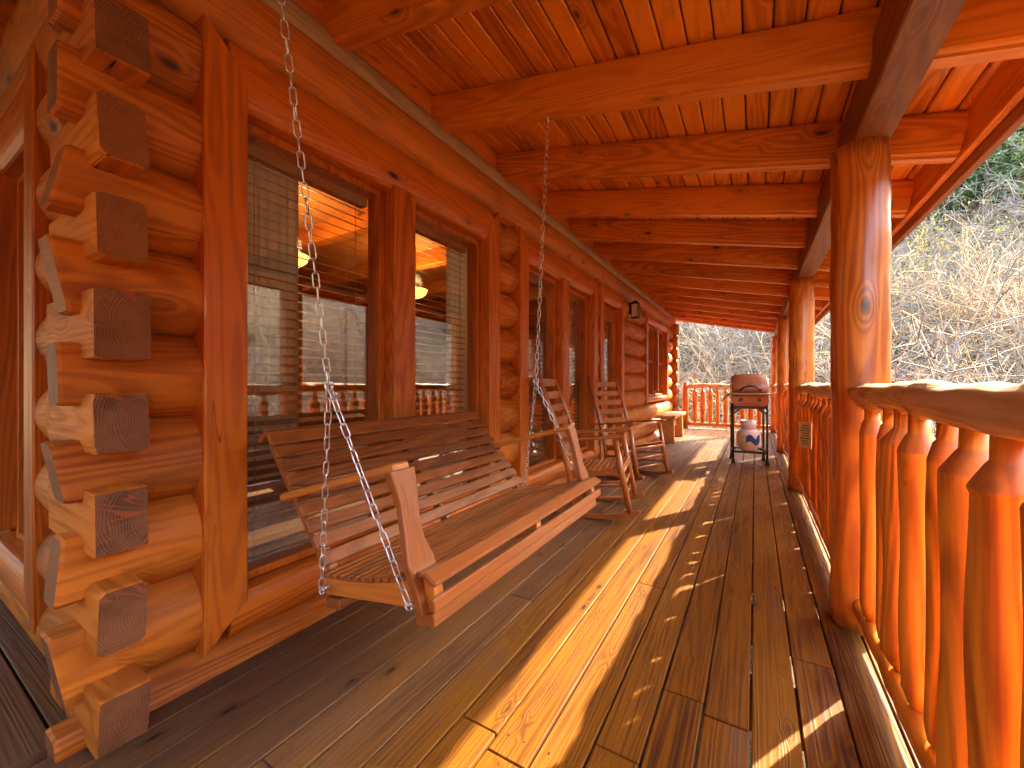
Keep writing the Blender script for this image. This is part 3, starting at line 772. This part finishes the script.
# ------------------------------------------------------------------ rocking chairs
def rocker():
    T = thing('rocking_chair', 'brown ladder-back rocking chair facing the railing just beyond the swing', 'rocking chair', group='wooden rocking chairs on the porch')
    wx, wz, wy = wood('chair', 'X'), wood('chair', 'Z'), wood('chair', 'Y')
    hw = .265
    def rock_z(x): return .012+ (x+.02)**2*.42
    for s in (-1, 1):
        bm = nb(); n = 16; P = []
        for i in range(n+1):
            x = -.43+.75*i/n; P.append((x, rock_z(x)))
        poly = [(x, z-.012) for x, z in P]+[(x, z+.026) for x, z in P[::-1]]
        prism(bm, poly, 'Y', s*hw-.015, s*hw+.015, .004); obj('rocker', bm, wx, T)
        bm = nb(); tube(bm, [(.245, s*hw, rock_z(.245)+.01), (.205, s*hw, .32), (.165, s*hw, .615)], [.019, .024, .021], 12); obj('leg', bm, wz, T)
        bm = nb(); tube(bm, [(-.20, s*hw*.94, rock_z(-.2)+.01), (-.215, s*hw*.93, .36), (-.30, s*hw*.92, .72), (-.45, s*hw*.90, 1.19), (-.456, s*hw*.90, 1.21)], [.019, .024, .024, .019, .012], 12); obj('back_post', bm, wz, T)
        bm = nb(); rbox(bm, (-.03, s*hw*1.02, .63), (.55, .085, .022), .006, Euler((0, -.05, 0))); obj('armrest', bm, wx, T)
        for z in (.17, .265):
            bm = nb(); tube(bm, [(.205, s*hw, z+.01), (-.20, s*hw*.94, z-.02)], .012, 8); obj('stretcher', bm, wx, T)
    for z in (.15, .25, .36):
        bm = nb(); tube(bm, [(.205, -hw, z), (.205, hw, z)], .0135, 8); obj('stretcher', bm, wy, T)
    bm = nb(); tube(bm, [(-.20, -hw*.94, .2), (-.20, hw*.94, .2)], .0125, 8); obj('stretcher', bm, wy, T)
    for i in range(9):
        x = .20-.047*i
        bm = nb(); rbox(bm, (x, 0, .395-.05*(i/8)+.012*((i-3)/4)**2), (.038, hw*2.0, .017), .004, Euler((0, -.1, 0))); obj('seat_slat', bm, wy, T)
    for s in (-1, 1):
        bm = nb(); bar(bm, (.21, s*hw*.95, .372), (-.205, s*hw*.9, .325), .02, .04); obj('seat_rail', bm, wx, T)
    for i in range(6):
        z = .53+.112*i; x = np.interp(z, [.36, .72, 1.19], [-.215, -.30, -.45])
        bm = nb(); nn = 8; A = []
        for j in range(nn+1):
            y = -hw*.93+hw*1.86*j/nn; bow = -.02*(1-(2*j/nn-1)**2); A.append((x+bow, y))
        poly = [(a-.006, b) for a, b in A]+[(a+.006, b) for a, b in A[::-1]]
        prism(bm, poly, 'Z', z-.033, z+.033, .003)
        obj('back_slat', bm, wy, T)
    return T
rc = rocker(); rc.location = (-1.165, 3.52, .004); rc.rotation_euler = (0, -R(3), R(10)); rc.scale = (1.06, 1.06, 1.06)
r2 = copy_tree(rc); r2.location = (-1.235, 4.94, .004); r2.rotation_euler = (0, -R(3), R(-24)); r2.scale = (1.04, 1.04, 1.04)
r2['label'] = 'brown rocking chair farther from the viewer, turned towards us near the door'

# ------------------------------------------------------------------ bench
B = thing('bench', 'low honey-coloured plank bench with thick slab legs against the far cabin wall', 'bench', (-1.46, 8.75, 0))
bm = nb(); rbox(bm, (0, 0, .49), (.36, 1.42, .06), .012); obj('seat', bm, wood('bench', 'Y'), B)
for y in (-.52, .52):
    bm = nb(); prism(bm, [(-.13, .001), (.15, .001), (.13, .46), (-.11, .46)], 'Y', y-.05, y+.05, .008); obj('leg', bm, wood('bench', 'Z'), B)
bm = nb(); rbox(bm, (0, 0, .3), (.05, .94, .1), .006); obj('stretcher', bm, wood('bench', 'Y'), B)

# ------------------------------------------------------------------ grill
G = thing('gas_grill', 'rust-brown gas grill on a black four-legged cart near the far end of the deck', 'grill', (-.08, 6.72, 0), (0, 0, R(6)))
hx, hy = .205, .19
for sx in (-1, 1):
    for sy in (-1, 1):
        bm = nb(); tube(bm, [(sx*hx, sy*hy, .05), (sx*hx, sy*hy, .93)], .014, 8)
        prism(bm, [(sx*hx-.028, .001), (sx*hx+.028, .001), (sx*hx+.014, .075), (sx*hx-.014, .075)], 'Y', sy*hy-.018, sy*hy+.018, .003)
        obj('leg', bm, M['iron'], G)
bm = nb()
for sx in (-1, 1): rbox(bm, (sx*hx, 0, .17), (.02, 2*hy, .03), .003)
for sy in (-1, 1): rbox(bm, (0, sy*hy, .171), (2*hx, .02, .03), .003)
for k in range(5): tube(bm, [(-hx+.07+k*.07, -hy, .168), (-hx+.07+k*.07, hy, .168)], .006, 6)
obj('bottom_rack', bm, M['iron'], G)
for sy in (-1, 1):
    bm = nb(); rbox(bm, (0, sy*hy, .80), (2*hx, .018, .05), .003)
    bar(bm, (-hx, sy*hy, .70), (-hx+.10, sy*hy, .79), .015, .02); bar(bm, (hx, sy*hy, .70), (hx-.10, sy*hy, .79), .015, .02)
    obj('cross_brace', bm, M['iron'], G)
bm = nb(); prism(bm, [(-.20, .985), (.20, .985), (.225, 1.0), (.215, .83), (.17, .81), (-.17, .81), (-.215, .83), (-.225, 1.0)][2:]+[], 'Y', -.20, .20, .004); obj('firebox', bm, M['lid'], G)
# lid: curved side profile in Y-Z, arched across X
bm = nb()
prof = [(-.215, 1.0), (-.225, 1.06), (-.205, 1.15), (-.13, 1.225), (-.02, 1.26), (.10, 1.25), (.19, 1.17), (.215, 1.0)]
A = []
for t, sc in ((-1, .93), (-.92, .985), (-.5, 1.0), (0, 1.02), (.5, 1.0), (.92, .985), (1, .93)):
    A.append([bm.verts.new((t*.222, y*sc, 1.0+(z-1.0)*sc*(1.0 if abs(t) < .9 else .94))) for y, z in prof])
for i in range(len(A)-1):
    for j in range(len(prof)): 
        f = bm.faces.new((A[i][j], A[i][(j+1) % len(prof)], A[i+1][(j+1) % len(prof)], A[i+1][j])); f.smooth = j < len(prof)-1
bm.faces.new(A[0]); bm.faces.new(A[-1][::-1]); bmesh.ops.recalc_face_normals(bm, faces=bm.faces)
lid = obj('lid', bm, M['lid'], G)
bm = nb(); tube(bm, [(-.13, -.222, 1.035), (-.115, -.262, 1.05), (-.06, -.272, 1.085), (0, -.275, 1.098), (.06, -.272, 1.085), (.115, -.262, 1.05), (.13, -.222, 1.035)], .012, 8); obj('handle', bm, M['iron'], lid)
bm = nb(); rbox(bm, (0, -.27, .985), (.49, .12, .022), .004); obj('front_shelf', bm, wood('raw', 'X'), G)
bm = nb(); rbox(bm, (0, -.215, .90), (.44, .02, .11), .003); obj('control_panel', bm, M['lid'], G)
for x in (-.11, .11):
    bm = nb(); tube(bm, [(x, -.225, .9), (x, -.25, .9)], .02, 12); obj('knob', bm, M['iron'], G)
bm = nb(); bar(bm, (-.245, -.13, .985), (-.33, -.13, .90), .2, .02); obj('side_shelf', bm, wood('raw', 'Y'), G)
PT = thing('propane_tank', 'white propane tank with a blue mark standing inside the grill cart', 'gas tank', (-.08, 6.66, .185))
bm = nb(); lathe(bm, [(.10, 0), (.105, .012), (.115, .03), (.14, .06), (.152, .11), (.152, .2), (.14, .255), (.10, .29), (.05, .305)], 28); obj('body', bm, M['tank'], PT)
bm = nb(); lathe(bm, [(.09, .28), (.095, .42), (.088, .42), (.084, .29)], 20); obj('collar', bm, M['tank'], PT)
bm = nb(); tube(bm, [(0, 0, .3), (0, 0, .37)], .02, 10); tube(bm, [(0, -.05, .36), (0, .05, .36)], .016, 8); obj('valve', bm, M['brass'], PT)
bm = nb(); n = 10; sh = [(-.02, .02, .19), (.0, .0, .2), (.25, .03, .17), (.4, .10, .22), (.7, .06, .24), (.95, .15, .24)]
rows = []
for i in range(9):
    a = R(-100+i*9); lo = .11+.03*math.sin(i*.9); hi = .16+.075*abs(math.sin(i*.55+.5))
    rows.append([bm.verts.new((.1535*math.cos(a), .1535*math.sin(a), z)) for z in (lo, hi)])
for i in range(8): bm.faces.new((rows[i][0], rows[i+1][0], rows[i+1][1], rows[i][1]))
bmesh.ops.solidify(bm, geom=bm.faces[:], thickness=-.0008)
obj('mark', bm, M['blue'], PT)

# ------------------------------------------------------------------ wall lantern
T = thing('wall_lantern', 'small black box lantern with pale glass on the log wall right of the door', 'lantern', (-1.76, 6.72, 2.32))
bm = nb(); rbox(bm, (.0, 0, .03), (.02, .09, .16), .003); rbox(bm, (.07, 0, .12), (.15, .14, .02), .004); rbox(bm, (.08, 0, -.115), (.13, .12, .018), .004); rbox(bm, (.08, 0, .145), (.08, .08, .03), .01)
for sx in (.025, .135):
    for sy in (-.05, .05): rbox(bm, (sx, sy, 0), (.012, .012, .23), .002)
obj('frame', bm, M['iron'], T)
bm = nb(); rbox(bm, (.08, 0, 0), (.095, .088, .21), .003); obj('glass', bm, plain('frosted_glass', (.62, .55, .42), .3), T)

# ------------------------------------------------------------------ terrain
def hill(x, y):
    d = np.hypot(np.maximum(x-1.2, 0), np.maximum(y-12.5, 0)) if False else None
    dx = np.maximum(x-1.0, 0); dy = np.maximum(y-12.0, 0)
    r = np.sqrt(dx**2+dy**2)
    rr = np.maximum(r-4.0, 0)
    h = -.9+.40*rr*np.minimum(1, rr/5.0)
    h = np.where(r > 42, -.9+.40*38+(r-42)*.46, h)
    hb = np.where(x < -1, np.maximum(0, -7-y)*.6, 0); h = np.maximum(h, -.9+np.minimum(hb, 8)); hb = np.maximum(0, -10-x)*.5; h = np.maximum(h, -.9+np.minimum(hb, 9))  # added rises behind the cabin, out of view, to darken reflections
    h = np.where(r > 78, -.9+.40*38+36*.46+(r-78)*.03, h)
    return h
def hz(x, y):
    b = float(hill(np.array(x), np.array(y)))
    amp = min(1, max(0, (b+.9)/3))
    return b+amp*(.9*noise.noise(Vector((x*.11, y*.11, 1)))+.35*noise.noise(Vector((x*.4, y*.4, 5))))
xs = np.concatenate([np.arange(-60, -2, 4), np.arange(-2, 62, 1.0), np.arange(62, 130, 4), [180, 300]]); ys = np.concatenate([[-200, -120], np.arange(-60, -4, 4), np.arange(-4, 62, 1.0), np.arange(62, 130, 4), [180, 300]])
V = []; 
for y in ys:
    for x in xs: V.append((x, y, hz(x, y)))
nx, ny = len(xs), len(ys); F = []
for j in range(ny-1):
    for i in range(nx-1): F.append((j*nx+i, j*nx+i+1, (j+1)*nx+i+1, (j+1)*nx+i))
N = NT('leaf_litter'); tc = N.n('TexCoord')
a = N.noise(tc.outputs['Object'], 5, 8, .72); b = N.noise(tc.outputs['Object'], .35, 4, .6); c3 = N.noise(tc.outputs['Object'], 22, 3, .6)
cc = N.mix(N.maprange(a, .35, .65), (.045, .032, .02), (.18, .125, .075))
cc = N.mix(N.math('MULTIPLY', N.maprange(b, .5, .64), .75), cc, (.05, .075, .028))
cc = N.mix(N.math('MULTIPLY', N.maprange(c3, .56, .68), .6), cc, (.40, .31, .21))
N.l(cc, N.b.inputs['Base Color']); N.b.inputs['Roughness'].default_value = .95; N.b.inputs['Specular IOR Level'].default_value = .1
N.bump(a, .8, .15)
o = obj('hillside', raw_mesh('hillside', np.array(V), np.array(F), True), [N.m]); o['kind'] = 'structure'

# ------------------------------------------------------------------ vegetation
def bark(name, c, var=.35):
    N = NT(name); tc = N.n('TexCoord'); oi = N.n('ObjectInfo'); geo = N.n('NewGeometry')
    nz = N.noise(tc.outputs['Object'], 6, 4, .6)
    f = N.math('ADD', N.math('MULTIPLY', nz, .6), N.math('MULTIPLY', geo.outputs['Random Per Island'], .6), clamp=True)
    N.l(N.mix(f, tuple(x*(1-var) for x in c), tuple(min(.8, x*(1+var)) for x in c)), N.b.inputs['Base Color'])
    N.b.inputs['Roughness'].default_value = .85; N.b.inputs['Specular IOR Level'].default_value = .2
    return N.m
B_TAN = bark('tan_twigs', (.40, .28, .165), .8); B_GREY = bark('grey_bark', (.23, .19, .155), .6); B_PALE = bark('pale_bark', (.42, .36, .29), .3); B_DARK = bark('dark_bark', (.11, .075, .05))
L_PINE = leafmat('pine_needles', (.068, .105, .028)); L_YEL = leafmat('yellow_blossom', (.62, .42, .03), .3); L_BUSH = leafmat('evergreen_leaf', (.045, .075, .022))
L_LIT = leafmat('sunlit_needles', (.17, .20, .045))  # brighter copy of the needles, sunlight put into the colour
def rv(): 
    v = rng.normal(size=3); return v/np.linalg.norm(v)
def grow(S, p, d, L, r, lvl, nseg, spread, kids, gravity=0.0, thin=.62, minr=.006):
    p = np.array(p, float); d = np.array(d, float); step = L/nseg
    for i in range(nseg):
        d = d+rv()*.16+np.array([0, 0, gravity]); d /= np.linalg.norm(d)
        q = p+d*step; r1 = max(minr, r*(1-.75*(i+1)/nseg)); r0 = max(minr, r*(1-.75*i/nseg))
        S.append((*p, *q, r0, r1)); p = q
        if lvl > 0 and i >= (1 if nseg > 3 else 0):
            for _ in range(kids[0] if rng.random() < .5 else kids[1]):
                dd = d+rv()*spread; dd /= np.linalg.norm(dd)
                grow(S, p, dd, L*rng.uniform(.32, .55), r1*thin, lvl-1, max(2, nseg-2), spread, kids, gravity, thin, minr)
    return p
def tree_proto(h, r, lvl=3, spread=.75, minr=.009):
    S = []; T = []
    p = np.zeros(3); d = np.array([0, 0, 1.]); n = 9; tr = []
    for i in range(n):
        d = d+rv()*.07; d[2] = abs(d[2]); d /= np.linalg.norm(d); q = p+d*h/n
        r0, r1 = r*(1-.9*i/n), r*(1-.9*(i+1)/n); T.append((*p, *q, max(r0, minr), max(r1, minr))); p = q
        if i >= 2:
            for _ in range(rng.integers(1, 4)):
                a = rng.uniform(0, 6.28); dd = np.array([math.cos(a), math.sin(a), rng.uniform(.3, 1.1)]); dd /= np.linalg.norm(dd)
                grow(S, p, dd, h*rng.uniform(.18, .36), r1*.55, lvl-1, 4, spread, (1, 2), .02, .62, minr)
    return seg_mesh('trunk', T, 7), seg_mesh('crown', S, 3)
def shrub_proto(h, stems, minr=.0065, wild=.5):
    S = []
    for _ in range(stems):
        a = rng.uniform(0, 6.28); o = np.array([math.cos(a), math.sin(a), 0])*rng.uniform(0, .3)
        dd = np.array([math.cos(a)*wild, math.sin(a)*wild, 1])+rv()*.25; dd /= np.linalg.norm(dd)
        grow(S, o-np.array([0, 0, .1]), dd, h*rng.uniform(.6, 1.1), .018, 2, 6, .95, (1, 1), -.05, .6, minr)
    return seg_mesh('shrub', S, 3)
def leaves_mesh(name, C, size, up=.3):
    """C (n,3) centres -> one small quad each, random orientation"""
    n = len(C); a = rng.normal(size=(n, 3)); a /= np.linalg.norm(a, axis=1, keepdims=True)
    b = rng.normal(size=(n, 3)); b -= a*(a*b).sum(1, keepdims=True); b /= np.linalg.norm(b, axis=1, keepdims=True)
    s = np.asarray(size)*rng.uniform(.6, 1.3, (n, 1))
    V = np.stack([C-a*s, C+b*s*.45, C+a*s, C-b*s*.45], 1).reshape(-1, 3)
    return raw_mesh(name, V, np.arange(n*4).reshape(n, 4))
SHR = [shrub_proto(h, n, mr, w) for h, n, mr, w in ((2.2, 11, .008, .5), (1.6, 13, .008, .9), (3.0, 10, .010, .45), (2.5, 10, .009, 1.0), (3.6, 9, .011, .7))]
for me in SHR: me.materials.append(B_TAN)
SHG = [shrub_proto(h, n, mr, w) for h, n, mr, w in ((2.4, 10, .009, .6), (3.2, 9, .011, .8))]
for me in SHG: me.materials.append(B_GREY)
def cam_uv(x, y, z):
    s, c = math.sin(YAW), math.cos(YAW); dep = -x*s+y*c
    if dep <= .1: return None
    return 512+405*(x*c+y*s)/dep, 384-405*(z-1.12)/dep, dep
def sun_ok(x, y, top):
    # nothing may rise into the sun as seen from anywhere on the deck
    for px, py in ((-.8, 1), (-.8, 5), (-.5, 9), (-1.7, 10.5)):
        dx, dy = x-px, y-py; r = math.hypot(dx, dy)
        daz = abs(math.degrees(math.atan2(dx, dy)-SUN_AZ))
        if daz < 13 and top/r > math.tan(R(30.5)): return False
    return True
def in_zone(x, y):
    """area the photograph (or its windows' reflections) looks at"""
    return (x > 2.2 and y > 2) or (y > 13.2 and x > -14)
count = 0
def scatter(n, rmin, rmax, fn, power=1.6):
    done = 0; tries = 0
    while done < n and tries < n*60:
        tries += 1
        az = random.uniform(-14, 24) if random.random() < .6 else random.uniform(-50, 95); r = rmin+(rmax-rmin)*random.random()**power
        x, y = r*math.sin(R(az)), r*math.cos(R(az)) + 0
        if not in_zone(x, y): continue
        if hill(np.array(x), np.array(y)) < -.85 and random.random() < .5: continue
        if fn(x, y, r): done += 1
def place(name, meshes, x, y, label, cat, group, s=1.0, lean=.06, sink=.1):
    z = hz(x, y)-sink
    rot = (random.uniform(-lean, lean), random.uniform(-lean, lean), random.uniform(0, 6.28))
    if len(meshes) == 1:
        o = bpy.data.objects.new(name, meshes[0]); col.objects.link(o)
    else:
        o = bpy.data.objects.new(name, None); col.objects.link(o)
        for nm, me in zip(('trunk', 'crown'), meshes):
            c = bpy.data.objects.new(nm, me); col.objects.link(c); c.parent = o
    o.location = (x, y, z); o.rotation_euler = rot; o.scale = (s, s, s*random.uniform(.9, 1.1))
    tag(o, label, cat, group); return o
def f_shrub(x, y, r):
    s = random.uniform(.75, 1.35)
    if not sun_ok(x, y, hz(x, y)+3*s): return False
    if random.random() < .76:
        place('bare_shrub', [random.choice(SHR)], x, y, 'tangled leafless tan brush on the hillside beyond the railing', 'shrub', 'tan leafless shrubs on the hillside', s, .15)
    else:
        place('bare_shrub', [random.choice(SHG)], x, y, 'leafless grey-stemmed bush among the tan hillside brush', 'shrub', 'grey leafless bushes on the hillside', s, .15)
    return True
scatter(290, 10, 50, f_shrub, 1.3)
TR = []
for h, r, mr in ((6.5, .07, .010), (8.5, .10, .013), (7.5, .085, .012)):
    t, c = tree_proto(h, r, 3, .8, mr); t.materials.append(B_GREY); c.materials.append(B_GREY); TR.append((h, t, c))
TP = []
for h, r, mr in ((6.0, .06, .011), (7.0, .075, .012)):
    t, c = tree_proto(h, r, 3, .9, mr); t.materials.append(B_PALE); c.materials.append(B_PALE); TP.append((h, t, c))
def f_tree(x, y, r):
    h, t, c = random.choice(TR); s = random.uniform(.7, 1.1)
    if not sun_ok(x, y, hz(x, y)+h*s*1.1): return False
    place('bare_tree', [t, c], x, y, 'slender leafless grey tree rising out of the hillside brush', 'tree', 'leafless grey trees on the hillside', s); return True
scatter(46, 15, 55, f_tree, 1.0)
for (x, y, s) in ((.6, 18.5, .8), (1.8, 21, .9), (-.6, 20, .75), (9.5, 12.5, .9), (12, 16, .8)):
    h, t, c = random.choice(TP)
    if sun_ok(x, y, hz(x, y)+h*s*1.1): place('pale_tree', [t, c], x, y, 'pale silvery leafless tree with crooked branches among the brush', 'tree', 'pale leafless trees', s, .2)
# yellow flowering bush
S = []
for _ in range(9):
    a = rng.uniform(0, 6.28); dd = np.array([math.cos(a)*.35, math.sin(a)*.35, 1]); grow(S, np.array([0, 0, -.1]), dd/np.linalg.norm(dd), 3.0*rng.uniform(.7, 1.1), .018, 2, 6, .8, (1, 1), -.01, .6, .008)
ym = seg_mesh('stems', S, 3); ym.materials.append(B_GREY)
S = np.array(S); tips = S[S[:, 2] > .8][:, 3:6]; k = rng.integers(0, len(tips), 480)
yl = leaves_mesh('blossom', tips[k]+rng.normal(size=(480, 3))*.05, .055); yl.materials.append(L_YEL)
for i, (x, y, s, lab) in enumerate(((7.0, 28.5, 1.25, 'bush with bright yellow flowers left of the others, beyond the thick post'), (8.6, 30, 1.3, 'taller bush with yellow flowers below the fascia board'), (6.2, 24, 1.0, 'low yellow-flowered bush just above the top rail'))):
    o = bpy.data.objects.new('flowering_shrub', None); col.objects.link(o); o.location = (x, y, hz(x, y)); o.rotation_euler = (0, 0, i*2.1); o.scale = (s, s, s)
    for nm, me in (('stems', ym), ('blossom', yl)):
        c = bpy.data.objects.new(nm, me); col.objects.link(c); c.parent = o
    tag(o, lab, 'shrub', 'yellow flowering shrubs')
# evergreen bushes
n = 900; P = rng.normal(size=(n, 3)); P /= np.linalg.norm(P, axis=1, keepdims=True); P *= (rng.random((n, 1))**.45)
P[:, :2] *= 1.1*(1+.3*np.sin(P[:, 2:3]*7)); P[:, 2] = np.abs(P[:, 2])*1.2
eb = leaves_mesh('evergreen_bush', P, .09); eb.materials.append(L_BUSH)
def f_bush(x, y, r):
    place('evergreen_bush', [eb], x, y, 'low dark green evergreen bush half hidden in the tan brush', 'bush', 'low evergreen bushes on the hillside', random.uniform(.6, 1.3), .2); return True
scatter(60, 16, 48, f_bush, 1.0)
# pines on the crest
def pine_proto(h, seed):
    T = []; p = np.zeros(3); n = 10
    for i in range(n):
        q = p+np.array([rng.normal()*.03, rng.normal()*.03, h/n]); T.append((*p, *q, .20*(1-.9*i/n), .20*(1-.9*(i+1)/n))); p = q
    C = []; z = h*.30
    while z < h*.99:
        t = (z-h*.30)/(h*.7); L = (1-t)**.8*h*.21+.3
        for _ in range(rng.integers(3, 6)):
            a = rng.uniform(0, 6.28); LL = L*rng.uniform(.55, 1.15); base = np.array([0, 0, z]); dr = np.array([math.cos(a), math.sin(a), rng.uniform(-.05, .35)])
            T.append((*base, *(base+dr*LL), .035, .012))
            for m in range(int(10+LL*14)):
                f = rng.uniform(.3, 1.05); C.append(base+dr*LL*f+rng.normal(size=3)*np.array([.22, .22, .14])*(.5+LL*.25))
        z += h*.045
    tm = seg_mesh('trunk', T, 6); tm.materials.append(B_DARK)
    cm = leaves_mesh('crown', np.array(C), .19); cm.materials.append(L_PINE if seed else L_LIT)
    return tm, cm
PN = [pine_proto(11, 0), pine_proto(13, 1), pine_proto(12, 2)]
nP = 0
for _ in range(1800):
    az = random.uniform(8, 25) if random.random() < .6 else (random.uniform(42, 84) if random.random() < .6 else random.uniform(-45, 8))
    r = random.uniform(42, 80); x, y = r*math.sin(R(az)), r*math.cos(R(az))+2
    s = random.uniform(.5, .95)
    if not in_zone(x, y) or not sun_ok(x, y, hz(x, y)+12*s): continue
    i = random.randrange(3)
    place('pine_tree', list(PN[i]), x, y, ('sunlit yellow-green pine on the crest of the hill' if i == 0 else 'dark green pine on the crest of the hill'), 'tree', ('yellow-green pines on the crest' if i == 0 else 'dark pines on the crest'), s, .03); nP += 1
    if nP >= 170: break
for k in range(26):  # added pines out of view, placed to darken reflections on the corner logs
    x, y = (random.uniform(-24, 3), random.uniform(-22, -13)) if k % 2 else (random.uniform(-27, -13), random.uniform(-12, 1)); i = random.randrange(1, 3)
    place('pine_tree', list(PN[i]), x, y, 'added dark green pine out of view behind the side porch, dulling sky reflections', 'tree', 'added pines behind the side porch that dull sky reflections', random.uniform(.8, 1.1), .03)
# fallen trunks
for i, (x, y, z, L, rz, ry, lab) in enumerate(((6.2, 18.0, .9, 5.5, 2.2, -.25, 'grey fallen trunk leaning across the brush above the top rail'), (8.6, 24, 3.2, 6.5, 2.6, -.5, 'grey fallen trunk slanting up the slope below the pines'), (7.2, 20, 2.2, 5, 1.2, -.2, 'grey fallen trunk lying low across the brush at the right edge'), (3.2, 19, 1.5, 4.5, 2.9, -.5, 'grey dead trunk leaning in the brush beyond the far railing'))):
    S = []; p = np.zeros(3); d = np.array([1., 0, 0])
    for k in range(8):
        d = d+rv()*.06; d /= np.linalg.norm(d); q = p+d*L/8; S.append((*p, *q, .07*(1-.08*k), .07*(1-.08*(k+1)))); p = q
        if k > 2: grow(S, p, d+rv()*.8, L*.22, .02, 1, 3, .8, (1, 1), 0, .6, .008)
    me = seg_mesh('fallen_trunk', S, 6); me.materials.append(B_PALE)
    tag(obj('fallen_trunk', me, [], None, (x, y, hz(x, y)+.35), (0, ry, rz)), lab, 'dead tree', 'fallen trunks on the hillside')
# undergrowth: uncountable twigs
S = []
n = 26000
az = np.radians(rng.uniform(-45, 98, n)); r = 11+41*rng.random(n)**1.25
X, Y = r*np.sin(az), r*np.cos(az)
ok = ((X > 2.4) & (Y > 1)) | (Y > 13)
X, Y, r = X[ok], Y[ok], r[ok]
Z = np.array([hz(a, b) for a, b in zip(X, Y)])+rng.uniform(-.05, .5, len(X))
n = len(X); P = np.stack([X, Y, Z], 1); d = rng.normal(size=(n, 3)); d[:, 2] = np.abs(d[:, 2])*.7; d /= np.linalg.norm(d, axis=1, keepdims=True)
Ls = rng.uniform(.5, 1.5, (n, 1)); rad = np.clip(r*.00045, .005, .02)[:, None]
segs = []
for k in range(3):
    Q = P+d*Ls/3; segs.append(np.concatenate([P, Q, rad*(1-.25*k), rad*(1-.25*(k+1))], 1)); P = Q
    d = d+rng.normal(size=(n, 3))*.35; d[:, 2] -= .25; d /= np.linalg.norm(d, axis=1, keepdims=True)
me = seg_mesh('undergrowth', np.concatenate(segs), 3); me.materials.append(B_TAN)
o = obj('undergrowth', me, []); tag(o, 'thick tangle of dry tan twigs covering the hillside', 'undergrowth', None, 'stuff')
